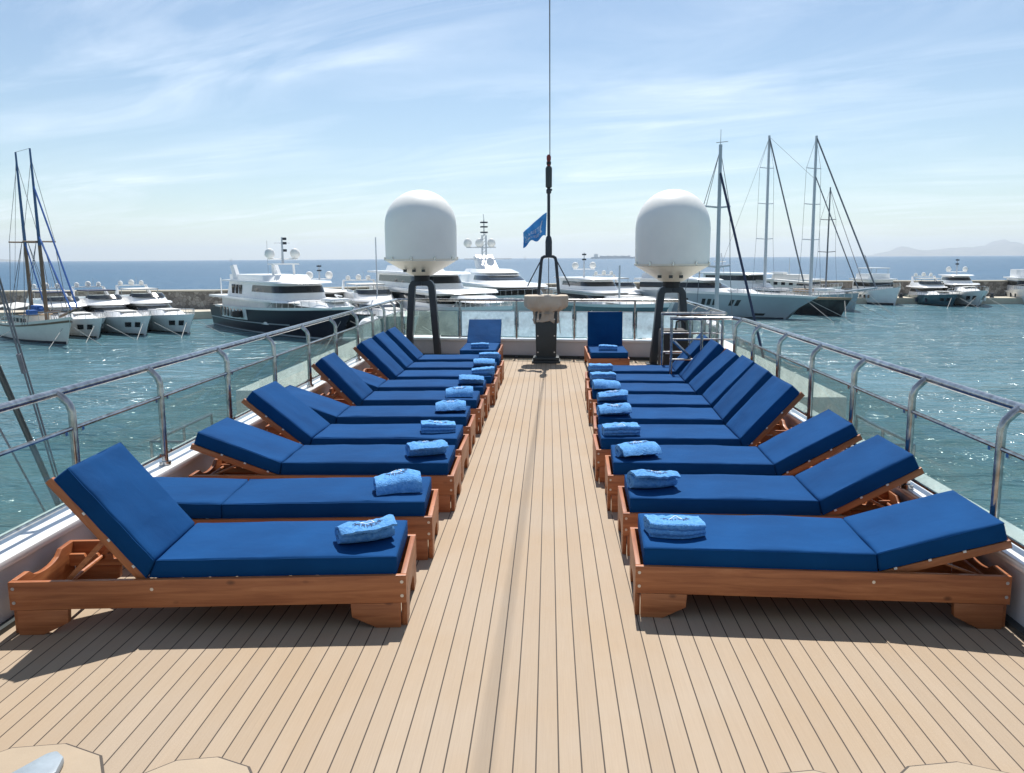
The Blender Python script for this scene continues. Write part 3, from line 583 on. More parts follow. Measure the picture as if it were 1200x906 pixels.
# right-hand row
b=Boat('trawler','small white trawler with a boxy cabin, just right of the schooner bowsprit','motorboat',(54.9,149),(56.6,138.5),5.4,1.8,3.0,1.0,'white_paint'); L=b.L
b.tier('deckhouse','white_paint',.08,.66,2.2,1.8,4.0,nose=.7,fr=.3,side=.1); b.tier('window','dark_window',.12,.66,2.2,1.8,4.0,nose=.7,fr=.3,side=.1,lv=(.5,.82),off=.03)
b.tier('roof','white_paint',.02,.72,2.5,4.0,4.2,nose=1); b.tier('flybridge','white_paint',.15,.55,2.0,4.2,5.0,nose=.6); b.box('hardtop','white_paint',L*.15,L*.55,-1.7,1.7,5.9,6.05,.04)
for x in (.18,.52):
    for sd in (1,-1): b.line([(L*x,sd*1.5,5),(L*x,sd*1.5,5.9)],.05,'hardtop_pillar','steel')
b.wins([.3,.42,.54,.66],.45,.5,1.3,-2.62,name='porthole'); b.line([(L*.2,0,6),(L*.05,0,8.2)],.05,'crane','rig'); b.bowrail(.6,.7); b.band('waterline_stripe','navy_hull',0,.98,-.02,.12,.03)
b=cruiser('sports yacht with dark teal hull and white top left of the twin domed yacht',(64.6,149),(64.0,134.8),6.0,'awning',.95,hull='teal_hull')
b=bigcruiser('tall white motor yacht with twin domes and a small mast along the right breakwater',(70,149.5),(67.8,134.5),6.2,'white_paint',.88,2,8.8,dr=.4)
b=Boat('motorboat','white boat cut off by the right edge of the view','motorboat',(82,149.5),(79.3,137.5),5.8,2.0,3.0,1.2,'white_paint'); L=b.L
b.tier('deckhouse','white_paint',.1,.7,2.3,2,4.1,nose=1,fr=.6,side=.1); b.tier('window','dark_window',.14,.7,2.3,2,4.1,nose=1,fr=.6,side=.1,lv=(.45,.85),off=.03); b.tier('roof','white_paint',.05,.74,2.6,4.1,4.3,nose=1.4); b.tier('flybridge','white_paint',.15,.5,1.9,4.3,5.6,nose=1,fr=.4); b.bowrail(.5,.7)
b.wins([.3,.5,.7],.5,.6,1.4,-2.75,name='porthole')
# near sailboat moored ahead (its hull is hidden by our own ship)
b=Boat('sailboat','nearby sailboat whose single grey mast and dark furled sail rise beside the right dome','sailboat',(8.5,58.5),(12.2,48.2),3.6,1.0,1.5,.9,'white_paint'); L=b.L
sailrig(b,L*.56,14.8,1.3,.15,(.45,.72),'alu',1.5)
b.line([(L*.56-.1,0,13.1),(L+.7,0,1.6)],.08,'furled_jib','navy_cover'); b.line([(L*.56-.1,0,14.7),(0,0,1.2)],.02); b.tier('deckhouse','white_paint',.25,.7,1.1,1,1.6,nose=.6,fr=.4,side=.15); b.line([(L*.56,0,2.4),(L*.1,0,2.5)],.12,'boom','navy_cover')
b.line([(L*.56-.17,.0,14.8),(L*.56-.17,0,15.7)],.015,'antenna'); b.line([(L*.56-.17,-.3,14.9),(L*.56-.17,.5,15.0)],.02,'antenna'); b.bowrail(.4,.6)
# ------------------------------------------------------------------ our ship
XL,XR=-2.86,2.42; YF_L,YF_R=16.25,15.45      # far bulwark runs slightly askew
def yf(x): return YF_L+(YF_R-YF_L)*(x-XL)/(XR-XL)
tag(MB().add([(XL-.02,-5,0),(XR+.02,-5,0),(XR+.02,yf(XR),0),(XL-.02,yf(XL),0),(XL-.02,-5,-.08),(XR+.02,-5,-.08),(XR+.02,yf(XR),-.08),(XL-.02,yf(XL),-.08)],
    [(0,1,2,3),(7,6,5,4),(0,4,5,1),(1,5,6,2),(2,6,7,3),(3,7,4,0)]).build('deck','deck_boards'),kind='structure')
ship=thing('white_ship','white hull, wings and lower decks of the ship this sun deck belongs to','ship',(0,0,WZ))
dz=-WZ
mb=MB(); mb.add([(-3.12,-5,dz-2.6),(2.68,-5,dz-2.6),(2.68,15.3,dz-2.6),(-3.12,16.2,dz-2.6),(-3.12,-5,dz-.09),(2.68,-5,dz-.09),(2.68,15.3,dz-.09),(-3.12,16.2,dz-.09)],[(3,2,1,0),(4,5,6,7),(0,1,5,4),(1,2,6,5),(2,3,7,6),(3,0,4,7)]); mb.build('superstructure','white_paint',ship)
rs=[]
for y,w in [(-14,4.4),(-8,4.8),(0,5),(12,5),(20,4.8),(26,3.8),(31,2.0),(34,.15)]:
    f=1.0 if y<20 else 1+(y-20)*.02; zt=dz-2.6+(max(0,y-18)*.06)
    rs.append([(-.25-w,y,zt),(-.25-w*.93,y,2),(-.25-w*.8,y,-.8),(-.25+w*.8,y,-.8),(-.25+w*.93,y,2),(-.25+w,y,zt)])
MB().rings(rs).build('hull','white_paint',ship,smooth=True)
for s_,x0,x1 in (('L',-5.36,-3.13),('R',2.69,4.74)):
    ys=13.75 if s_=='L' else 13.15
    mb=MB(); mb.box(x0,x1,ys,24,dz-.80,dz-.3); w=mb.build('wing','cream_paint',ship,bev=.05)
    mb=MB(); mb.box(x0+.12,x1-.12,ys+1.3,23.5,dz-2.59,dz-.80); mb.build('wing_support','cream_paint',ship)
    xo=x0 if s_=='L' else x1; xi=x1 if s_=='L' else x0
    mb=MB(); mb.box(min(xo,xi),max(xo,xi),10.4,13.1,dz-1.75,dz-1.6); mb.build('platform','cream_paint',ship)
    mb=MB(); sg=1 if xo>0 else -1
    p=[(xo-sg*.95,10.6,dz-.50),(xo-sg*.05,10.6,dz-.50),(xo-sg*.05,12.6,dz-.50)]; mb.tube(p,.022,6)
    for q in p+[(xo-sg*.05,11.6,dz-.5)]: mb.tube([q,(q[0],q[1],dz-1.6)],.02,6)
    mb.tube([(a,b_,c-.4) for a,b_,c in p],.015,6); mb.build('platform_rail','rail_steel',ship,smooth=True)
    MB().box(xo-sg*.9-.2,xo-sg*.9+.2,11.3,12.2,dz-1.6,dz-.62).build('deck_locker','grey_hull',ship,bev=.03)
mb=MB(); mb.add([(-2.9,16.6,dz-1.9),(2.4,15.8,dz-1.9),(1.8,25,dz-1.9),(-2.3,25,dz-1.9),(-2.9,16.6,dz-2.55),(2.4,15.8,dz-2.55),(1.8,25,dz-2.55),(-2.3,25,dz-2.55)],[(0,1,2,3),(0,4,5,1),(1,5,6,2),(2,6,7,3),(3,7,4,0)]); mb.build('foredeck_house','white_paint',ship)

# bulwark round the deck: wall + moulded ledge + teak margin
t=thing('bulwark','low white bulwark with a rounded ledge all round the sun deck','bulwark')
def wallrun(path,th,z0,z1,side,name,mat,bev=0):   # path points, thickness outward
    mb=MB()
    for (a,b_) in zip(path,path[1:]):
        a=Vector((*a,0)); b_=Vector((*b_,0)); d=(b_-a).normalized(); n=Vector((-d.y,d.x,0))*side
        vs=[(p.x,p.y,z) for z in (z0,z1) for p in (a,b_,b_+n*th,a+n*th)]
        mb.add(vs,[(3,2,1,0),(4,5,6,7),(0,1,5,4),(1,2,6,5),(2,3,7,6),(3,0,4,7)])
    return mb.build(name,mat,t,bev=bev)
for pth in ([(XL,-5),(XL,yf(XL))],[(XL-.10,yf(XL)),(XR+.10,yf(XR))],[(XR,yf(XR)),(XR,-5)]):
    wallrun(pth,.10,-.07,.31,1,'wall_panel','bulwark_paint')
wallrun([(XL+.03,-5),(XL+.03,yf(XL)-.02)],.30,.312,.36,1,'ledge','white_paint',.012)
wallrun([(XL-.2,yf(XL)-.02),(XR+.2,yf(XR)-.03)],.26,.313,.362,1,'ledge','white_paint',.012)
wallrun([(XR-.03,yf(XR)-.02),(XR-.03,-5)],.30,.312,.36,1,'ledge','white_paint',.012)
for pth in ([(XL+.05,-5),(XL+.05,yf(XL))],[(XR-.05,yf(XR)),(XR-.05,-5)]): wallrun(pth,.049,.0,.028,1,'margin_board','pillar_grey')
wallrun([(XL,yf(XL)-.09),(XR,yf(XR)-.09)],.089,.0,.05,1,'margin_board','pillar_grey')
for x in (-1.75,-.62,.62): MB().box(x-.03,x+.03,yf(x)-.17,yf(x)-.09,.0,.035).build('scupper_cover','dark_paint',t)

# railings
def post(mb,x,y,sg,z0=.36,zt=1.10,r=.024):
    mb.tube([(x,y,z0),(x,y,.99),(x+sg*.015,y,1.035),(x+sg*.055,y,1.075),(x+sg*.085,y,1.10)],r,12)
    mb.tube([(x,y,z0),(x,y,z0+.03)],r*1.8,12)
def railing(name,label,xr,ys,sg,ystart,group='deck railings',yend=None):
    o=thing(name,label,'railing',(0,0,0),group=group); xp=xr-sg*.075
    MB().tube([(xr+sg*.02,ystart,1.10)]+[(xr+sg*.02,y,1.10) for y in ys],.0265,14).build('top_rail','rail_steel',o,smooth=True)
    allp=[ystart]+list(ys)
    for y in ys:
        mb=MB(); post(mb,xp,y,sg); mb.build('post','rail_steel',o,smooth=True)
    mb=MB(); mb.tube([(xp,y,.885) for y in allp],.013,8); mb.build('middle_rail','rail_steel',o,smooth=True)
    mb=MB(); mb.tube([(xp,y,.44) for y in allp],.011,8); mb.build('bottom_rail','rail_steel',o,smooth=True)
    for a,c in zip(allp,allp[1:]):
        MB().box(xp-.004,xp+.004,a+.05,c-.05,.452,.872).build('glass_panel','rail_glass',o)
        for yy in (a+.09,c-.09):
            for zz_ in (.855,.44): MB().box(xp-.010,xp+.010,yy-.014,yy+.014,zz_,zz_+.024).build('glass_clamp','steel',o)
    return o
LY=[1.2,2.45,3.65,4.86,6.02,7.33,8.62,9.9,11.2,12.5,13.6,14.6,15.6,yf(XL)+.05]
railing('side_railing','stainless steel railing with glass panels along the left side of the deck',-2.99,LY,-1,-4.5)
RY=[1.0,2.15,3.28,4.41,5.5,6.55,7.6,8.7,9.8,10.75]
rr=railing('side_railing','long stainless railing with glass panels along the right side up to the stair opening',2.475,RY,1,-4.5)
# short return at the stair opening (two transverse rails) 
def gate(name,label,y,x0,x1,diag):
    o=thing(name,label,'railing',(0,0,0),group='stair guard rails')
    mb=MB(); mb.tube([(x1,y-.25 if diag else y,1.10),(x1-.06,y,1.10),(x0,y,1.10)],.024,12); mb.build('top_rail','rail_steel',o,smooth=True)
    for x in (x0+.02,x0+.42,(x1+x0)/2+.25): MB().tube([(x,y,.0),(x,y,1.09)],.02,10).build('post','rail_steel',o,smooth=True)
    mb=MB()
    for z in (.3,.55,.82): mb.tube([(x0,y,z),(x1,y,z)],.013,8)
    mb.build('cross_bars','rail_steel',o,smooth=True)
    if diag: MB().tube([(x0+.05,y+.03,.80),(x0+.75,y+.03,.12)],.02,8).build('stair_handrail','rail_steel',o,smooth=True)
    return o
gate('stair_guard','stainless guard rail nearest the camera across the stair opening behind the last right lounger',11.05,1.61,2.49,True)
gate('stair_guard','second stainless guard rail just beyond the stair opening',11.95,1.61,2.52,False)
railing('side_railing','short stainless railing from the stair opening to the front right corner',2.50,[12.0,13.0,14.1,yf(XR)+.0],1,11.95)
# far windscreen rail
o=thing('front_railing','front railing with frosted glass wind panels across the bow end of the deck','railing')
def F(x,z): return (x,yf(x)+.10,z)
MB().tube([F(-2.99,1.10),F(2.50,1.10)],.0265,14).build('top_rail','rail_steel',o,smooth=True)
FX=[-2.9,-1.74,-.62,.49,1.62,2.42]
for x in FX: MB().tube([F(x,.36),F(x,1.09)],.020,10).build('post','rail_steel',o,smooth=True)
for k,(a,c) in enumerate(zip(FX,FX[1:])):
    p,q=F(a+.04,0),F(c-.04,0); fr='rail_glass' if k==0 else 'frost_glass'
    MB().add([(p[0],p[1]-.004,.40),(q[0],q[1]-.004,.40),(q[0],q[1]-.004,.88),(p[0],p[1]-.004,.88),(p[0],p[1]+.004,.40),(q[0],q[1]+.004,.40),(q[0],q[1]+.004,.88),(p[0],p[1]+.004,.88)],
       [(0,1,2,3),(7,6,5,4),(0,4,5,1),(1,5,6,2),(2,6,7,3),(3,7,4,0)]).build('glass_panel',fr,o)
    if k: MB().tube([(p[0],p[1],.885),(q[0],q[1],.885)],.007,6).build('panel_trim','white_paint',o)
# ------------------------------------------------------------------ radomes
def radome(label,x,y,zr,rad,foot):
    o=thing('satellite_dome',label,'satellite dome',(x,y,0),group='big satellite domes')
    r=rad; prof=[(r*.995,0),(r*1.0,.05),(r*1.005,.60)]
    H=1.275
    for k in range(1,13):
        a=PI/2*k/12; prof.append((r*math.cos(a)**.98 if k<12 else 0,.62+(H-.62)*math.sin(a)))
    MB().lathe([(r*.9,0)]+prof,(0,0,zr),48).build('radome','radome_white',o,smooth=True)
    MB().lathe([(r*1.02,-.035),(r*1.025,-.001)],(0,0,zr),48).build('rim','radome_cream',o,smooth=True)
    MB().lathe([(.17,-.315),(.20,-.31),(r*.99,-.04)],(0,0,zr),48).build('base_cone','radome_cream',o,smooth=True)
    for a in (-2.2,-1.75,-1.35):
        px,py=.44*math.cos(a),.44*math.sin(a); MB().lathe([(0,0),(.035,0),(.035,.05),(0,.05)],(px,py,zr-.245),10).build('vent','pillar_grey',o)
    mb=MB()
    for k in range(10):
        a=2*PI*k/10+.2; mb.box(r*1.02*math.cos(a)-.014,r*1.02*math.cos(a)+.014,r*1.02*math.sin(a)-.014,r*1.02*math.sin(a)+.014,zr-.03,zr+.03)
    mb.build('rim_clips','steel',o)
    MB().lathe([(.15,-.42),(.15,-.31)],(0,0,zr),20).build('collar','black_rubber',o,smooth=True)
    # inverted U frame in square tube
    zt=zr-.42
    def leg(sg):
        pts=[(0,zt-.03),(sg*.10,zt-.03),(sg*.155,zt-.05),(sg*.185,zt-.10),(sg*.195,zt-.2),(sg*foot,0)]
        w=.062; rings=[]
        for i,(a,c) in enumerate(pts):
            p0=pts[max(0,i-1)]; p1=pts[min(len(pts)-1,i+1)]; d=Vector((p1[0]-p0[0],0,p1[1]-p0[1])).normalized(); n=Vector((d.z,0,-d.x))*sg
            c0=Vector((a,0,c-(.062 if i==0 else 0))) if False else Vector((a,0,c))
            rings.append([c0+n*w+Vector((0,-.09,0)),c0+n*w+Vector((0,.09,0)),c0-n*w+Vector((0,.09,0)),c0-n*w+Vector((0,-.09,0))])
        return MB().rings(rings).build('leg','dark_paint',o,bev=.012)
    leg(-1); leg(1)
    for sg in (-1,1): MB().box(sg*foot-.12,sg*foot+.12,-.14,.14,0,.02).build('foot_plate','dark_paint',o)
radome('big white satellite dome on a dark two legged frame, left of the mast',-2.42,15.85,1.90,.675,.285)
radome('big white satellite dome on a dark two legged frame, right of the mast',2.17,14.85,1.79,.645,.30)

# ------------------------------------------------------------------ pedestal, mast, antenna, flag
o=thing('pedestal','grey pedestal with a beige canvas cover tied over its top at the bow end','pedestal',(-.045,15.2,0))
mb=MB(); mb.prism([(-.18,.05),(-.19,.40),(-.20,.95),(.20,.95),(.19,.40),(.18,.05)],-.17,.17,'y'); mb.build('column','pillar_grey',o,bev=.015)
MB().box(-.26,.26,-.24,.24,0,.045).build('base_plate','pillar_grey',o,bev=.008); MB().box(-.24,.24,-.22,.22,.046,.11).build('base_flange','pillar_grey',o,bev=.02)
for x in (-.15,.15):
    for z in (.2,.78): MB().lathe([(0,0),(.014,0),(.014,.008),(0,.01)],n=10).build('bolt','bolt_metal',o)
    for k,z in enumerate((.2,.5,.8)):
        p=MB().tube([(x,-.172,z),(x,-.184,z)],.013,8).build('bolt','bolt_metal',o)
# canvas cover: lofted, gathered at the waist
rings=[]
for z,w,d_,j in [(.74,.225,.19,.014),(.77,.235,.20,.016),(.81,.222,.195,.014),(.88,.215,.19,.02),(.94,.235,.20,.02),(.99,.33,.26,.012),(1.04,.385,.29,.008),(1.12,.40,.30,.006),(1.20,.40,.30,.006),(1.222,.395,.295,.003),(1.232,.37,.27,.003),(1.238,.15,.1,.002)]:
    rg=[]
    for k in range(56):
        a=2*PI*k/56; ca,sa=math.cos(a),math.sin(a); e=.45 if z>.97 else .75
        wob=j*(math.sin(a*11+z*9)+.7*math.sin(a*17-z*21))
        zz=z+(.020*math.sin(a*3)+.012*math.sin(a*8) if z<.76 else 0)
        rg.append(((w+wob)*abs(ca)**e*(1 if ca>0 else -1),(d_+wob)*abs(sa)**e*(1 if sa>0 else -1),zz))
    rings.append(rg)
MB().rings(rings).build('canvas_cover','canvas_beige',o,smooth=True)
MB().tube([(.2,-.2,.93),(.24,-.24,.8),(.25,-.23,.62),(.26,-.22,.55)],.006,6).build('cord','rope',o)
MB().lathe([(.222,.905),(.224,.915)],n=24).build('tie_strap','rope',o)

o=thing('mast','dark signal mast on an A shaped frame rising from the covered pedestal','mast',(.0,15.40,0))
mb=MB(); 
mb.tube([(-.195,.0,1.1),(-.19,0,1.2),(-.135,0,1.84),(-.12,0,1.90),(-.08,0,1.925),(.0,0,1.93),(.08,0,1.925),(.12,0,1.90),(.135,0,1.84),(.19,0,1.2),(.195,0,1.1)],.030,10); mb.build('a_frame','dark_paint',o,smooth=True)
for sg in (-1,1): MB().tube([(sg*.13,0,1.88),(sg*.36,0,1.45),(sg*.39,0,1.38)],.012,6).build('brace','dark_paint',o,smooth=True)
MB().tube([(0,0,1.1),(0,0,1.9)],.008,6).build('conduit','dark_paint',o)
MB().lathe([(.0,1.90),(.05,1.91),(.062,1.97),(.062,2.20),(.05,2.27),(.028,2.30),(.028,3.05),(.045,3.06),(.047,3.12),(.03,3.14),(.03,3.16)],n=16).build('pole','dark_paint',o,smooth=True)
MB().lathe([(.03,3.15),(.058,3.17),(.06,3.50),(.045,3.53),(.03,3.54)],n=16).build('signal_lamp','pillar_grey',o,smooth=True)
MB().lathe([(.028,3.54),(.036,3.56),(.036,3.62),(.03,3.63),(.04,3.65),(.04,3.71),(.02,3.74)],n=16).build('signal_lamp','red_paint',o,smooth=True)
MB().lathe([(.041,3.565),(.042,3.615)],n=16).build('lamp_band','black_rubber',o)
MB().box(.0,.06,-.01,.01,3.1,3.14).build('bracket','dark_paint',o)
# wire stay running up and aft over the deck
pts=[]; 
for k in range(13):
    q=k/12; pts.append((.02-.06*q,15.40-17.5*q,3.72+15.4*q-.6*math.sin(PI*q)))
tag(MB().tube(pts,.009,8).build('wire_stay','rig',smooth=True),'long dark wire stay rising from the mast top over the deck','cable')
# flag
def sheetpt(u,v):  # u 0 hoist..1 fly, v 0 top..1 bottom
    x=-.015-.43*u-.02*v*(1-u); top=2.72-.36*u**1.15; h=.44-.19*u
    z=top-h*v-.05*math.sin(PI*v)*math.sin(PI*u*1.0)+.035*v*math.sin(u*11+.6); y=-.085*u*math.sin(u*9.5+v*3.2)-.045*math.sin(u*15+v*5)*min(1,u*4)
    return Vector((x,y,z))
NU,NV=36,18; vs=[]; fs=[]
for i in range(NU+1):
    for j in range(NV+1): vs.append(sheetpt(i/NU,j/NV))
for i in range(NU):
    for j in range(NV): a=i*(NV+1)+j; fs.append((a,a+NV+1,a+NV+2,a+1))
o=MB().add(vs,fs).build('flag','flag_blue',smooth=True); o.location=(-.02,15.38,0)
md=o.modifiers.new('s','SOLIDIFY'); md.thickness=.003; md.offset=0
tag(o,'blue pennant flag with white lettering flying from the mast','flag')
def textmesh(body,size,font_sp=1.0):
    cu=bpy.data.curves.new('txt','FONT'); cu.body=body; cu.size=size; cu.align_x='CENTER'; cu.align_y='CENTER'; cu.space_character=font_sp; cu.resolution_u=2
    ob=bpy.data.objects.new('txt',cu); COL.objects.link(ob); dg=bpy.context.evaluated_depsgraph_get(); me=bpy.data.meshes.new_from_object(ob.evaluated_get(dg))
    vs=[v.co.copy() for v in me.vertices]; fs=[tuple(p.vertices) for p in me.polygons]
    COL.objects.unlink(ob); bpy.data.objects.remove(ob); bpy.data.meshes.remove(me); return vs,fs
def ontoflag(body,size,uc,vc,ang,name):
    vs,fs=textmesh(body,size,1.1); out=[]
    for p in vs:
        x=p.x*math.cos(ang)-p.y*math.sin(ang); y=p.x*math.sin(ang)+p.y*math.cos(ang)
        out.append(sheetpt(uc-x/.46,vc-y/.34)+Vector((0,-.008,0)))
    return MB().add(out,fs).build(name,'white_ink',o)
ontoflag('VARIETY',.085,.56,.40,.0,'lettering'); ontoflag('CRUISES',.085,.57,.66,.0,'lettering')
for w,(u0,u1) in enumerate([(.17,.27)]):
    ring=[]
    mb=MB(); N=14
    for k in range(N+1):
        q=k/N; ring.append([sheetpt(u0+.08*math.sin(q*PI),.2+.5*q)+Vector((0,-.008,0)),sheetpt(u0+.04+.08*math.sin(q*PI),.2+.5*q)+Vector((0,-.008,0))])
    mb.rings(ring,cap=False,closed=False); mb.build('emblem','white_ink',o)

# life raft canisters, dark gear box
def canister(label,x,y,z,ln=.9,r=.15):
    o=thing('liferaft_canister',label,'liferaft',(x,y,z),group='liferaft canisters')
    prof=[(0,0),(r*.8,.02),(r*.97,.07),(r,.15),(r,ln-.15),(r*.97,ln-.07),(r*.8,ln-.02),(0,ln)]
    MB().rings([[(rr_*math.cos(2*PI*k/24),zz,rr_*math.sin(2*PI*k/24)) for k in range(24)] for rr_,zz in prof if rr_>0]).build('shell','white_paint',o,smooth=True)
    o.scale=(1,1,1.45)
    for q in (.25,.5,.75): MB().rings([[(rr_*math.cos(2*PI*k/24),zz,rr_*math.sin(2*PI*k/24)) for k in range(24)] for rr_,zz in ((r+.006,ln*q-.02),(r+.006,ln*q+.02))]).build('strap','alu',o,smooth=True)
    mb=MB()
    for q in (.25,.75): mb.box(-r*.8,r*.8,ln*q-.03,ln*q+.03,-r-.35,-r*.6)
    mb.build('cradle','alu',o)
canister('white liferaft canister outside the left railing near the front corner',-3.32,14.8,.62)
canister('white liferaft canister outside the right railing beyond the stair opening',2.93,14.6,.56)
o=thing('gear_box','black covered gear box with a handle standing by the stair opening','gear box',(1.93,12.9,0))
MB().box(-.20,.20,-.25,.25,.03,.80).build('body','black_rubber',o,bev=.05); MB().tube([(.02,-.1,.78),(.03,-.1,.92),(.10,-.1,.95),(.16,-.1,.90),(.17,-.1,.78)],.014,8).build('handle','black_rubber',o,smooth=True)
MB().box(-.21,.21,-.26,.26,.0,.03).build('foot','pillar_grey',o); MB().tube([(-.15,-.26,.45),(.15,-.26,.45)],.01,6).build('strap','alu',o)
# davit pole with cables outside the left rail
o=thing('davit','grey davit pole with steel cables outside the left railing','davit',(-4.5,7.6,-1.8))
def dv(y,z): return (0,y-7.6,z+1.8)
MB().tube([dv(7.62,-1.6),dv(7.25,-.5),dv(6.54,1.0),dv(4.6,5.1)],.026,10).build('pole','pillar_grey',o,smooth=True)
for k,(a,c) in enumerate([((7.40,-.9),(5.9,4.2)),((7.46,-.95),(5.75,4.8)),((7.2,-.75),(4.9,3.3))]): MB().tube([dv(*a),dv(*c)],.009,6).build('cable','rig',o)
MB().tube([dv(6.85,.95),dv(6.80,1.12)],.02,8).build('shackle','rig',o); MB().box(-.3,.3,-.4,.3,0,.12).build('base_plate','alu',o)
MB().box(-.25,2.0,-.5,.5,-.8,-.0).build('outrigger','cream_paint',o)

# round deck panels near the camera
def panel(label,cx,cy,rad,n=10,rot=0.2):
    pts=[(cx+rad*math.cos(2*PI*k/n+rot),cy+rad*.9*math.sin(2*PI*k/n+rot)) for k in range(n)]
    o=thing('round_inlay',label,'deck inlay',(0,0,0),group='round deck inlays')
    MB().add([(x,y,.004) for x,y in pts],[tuple(range(n))]).build('inlay_joint','caulk',o)
    p2=[(cx+(x-cx)*(1-.012/rad),cy+(y-cy)*(1-.012/rad)) for x,y in pts]
    MB().add([(x,y,.008) for x,y in p2],[tuple(range(n))]).build('inlay_face','deck_plain',o)
panel('round board inlay in the deck boards at the bottom left corner',-1.95,2.66,.33)
panel('round board inlay in the deck boards, second from the left at the bottom edge',-1.30,2.66,.255)
panel('small round board inlay at the bottom edge right of centre',.96,2.66,.25)
panel('round board inlay in the deck boards at the bottom right corner',1.51,2.66,.33)
for lb,x,y in (('blue grey metal fitting set on the bottom left board inlay',-1.885,2.70),):
    pts=[(-.09,-.16),(.06,-.16),(.075,.02),(.05,.11),(.0,.15),(-.03,.13),(-.1,-.02)]
    o=MB().prism(pts,0,.035,'z').build('deck_fitting','hatch_grey',bev=.012); o.location=(x,y,.009); tag(o,lb,'deck fitting')
# ------------------------------------------------------------------ loungers
LL,WD=1.96,.65; HZ=.285; BT=.028; PX=1.29; CT=.10; CB=.2812
cache={}
def part(key,name,make,parent,mat,**kw):
    if key not in cache: cache[key]=make().mesh(name,mat,**kw)
    return link(name,cache[key],parent)
def side_board(): return MB().box(0,LL,-BT/2,BT/2,.135,HZ)
def foot_board():
    w=WD/2-BT-.001; return MB().prism([(-w,0),(-w,HZ+.001),(w,HZ+.001),(w,0),(.16,0),(.14,.085),(.08,.125),(-.08,.125),(-.14,.085),(-.16,0)],.0,BT,'x')
def head_board():
    w=WD/2-BT-.001; p=[(-w,0),(-w,HZ+.001),(-.19,HZ+.001)]
    for k in range(9): q=k/8; p.append((-.17+.34*q,HZ+.001-.052*math.sin(PI*q)**.5))
    p+=[(.19,HZ+.001),(w,HZ+.001),(w,0),(.16,0),(.14,.085),(.08,.125),(-.08,.125),(-.14,.085),(-.16,0)]
    return MB().prism(p,0,BT,'x')
def leg(flip):
    s=-1 if flip else 1
    return MB().prism([(0,0),(s*.12,0),(s*.245,.062),(s*.25,.134),(0,.134)],-.018,.018,'y')
def corner_block(): return MB().box(0,.035,-.018,.018,0,.134)
def slats(n,x0,x1,w,z):
    mb=MB(); p=(x1-x0)/n
    for k in range(n): mb.box(x0+p*k+.01,x0+p*(k+1)-.012,-w,w,z,z+.018)
    return mb
def cushion(L_,ang,back,seed):
    # long box with rounded edges, mitred at the fold; grid so the surface can sag a little
    h=CT; W=.302; m=h*math.tan(R(ang)/2); NX,NY=26,12; rr=.016; mb=MB(); rg=[]
    def prof(x,y_):
        return (.008*noise.noise(Vector((x*3,y_*4,seed)))+.0035*noise.noise(Vector((x*9,y_*9,seed+5))))
    # cross sections along x
    xs=[0,.004,.012,.03]+[.03+(L_-.06)*k/NX for k in range(1,NX)]+[L_-.03,L_-.012,L_-.004,L_]
    for x in xs:
        e=min(x,L_-x); ins=rr-math.sqrt(max(0,rr*rr-max(0,rr-e)**2)) if e<rr else 0
        sec=[]
        loop=[]
        for k in range(NY+1): loop.append((-W+rr+(2*W-2*rr)*k/NY,1,0))
        pts=[]
        for k in range(NY+1):
            y_=-W+rr+(2*W-2*rr)*k/NY; pts.append((y_,h-ins+prof(x,y_)))
        for a in (30,60,90): pts.append((W-rr+rr*math.sin(R(a))-ins,h-rr+rr*math.cos(R(a))-ins))
        for a in (0,45,90): pts.append((W-rr*.6+rr*.6*math.cos(R(a))-ins,rr*.6-rr*.6*math.sin(R(a))+ins))
        for a in (90,45,0): pts.append((-W+rr*.6-rr*.6*math.cos(R(a))+ins,rr*.6-rr*.6*math.sin(R(a))+ins))
        for a in (90,60,30): pts.append((-W+rr-rr*math.sin(R(a))+ins,h-rr+rr*math.cos(R(a))-ins))
        r3=[]
        bulge=.004*math.sin(PI*x/L_)
        for (y_,z_) in pts:
            f=z_/h
            # mitre shift
            if back: xx=x+max(0,1-x/.25)*m*f
            else: xx=x-max(0,1-(L_-x)/.25)*m*f
            r3.append((xx,y_*(1+.006*noise.noise(Vector((x*5,seed,z_*6)))),z_+(bulge if f>.5 else 0)))
        rg.append(r3)
    return mb.rings(rg)
def piping(c,L_,ang,back):
    m=CT*math.tan(R(ang)/2); W=.3015
    def mk():
        mb=MB()
        for f,z in ((1,CT-.007),(0,.006)):
            x0=(m*f if back else 0)+.004; x1=L_-(0 if back else m*f)-.004
            for s in (-1,1): mb.tube([(x0+(x1-x0)*k/10,s*(W-.0005),z+.0015*math.sin(k*2.1)) for k in range(11)],.0032,5)
            mb.tube([(x1 if back else x0,-W+.004,z),(x1 if back else x0,W-.004,z)],.0032,5)
        return mb
    part(('pp',ang,back),'piping',mk,c,'cushion_blue',smooth=True)
lg=0
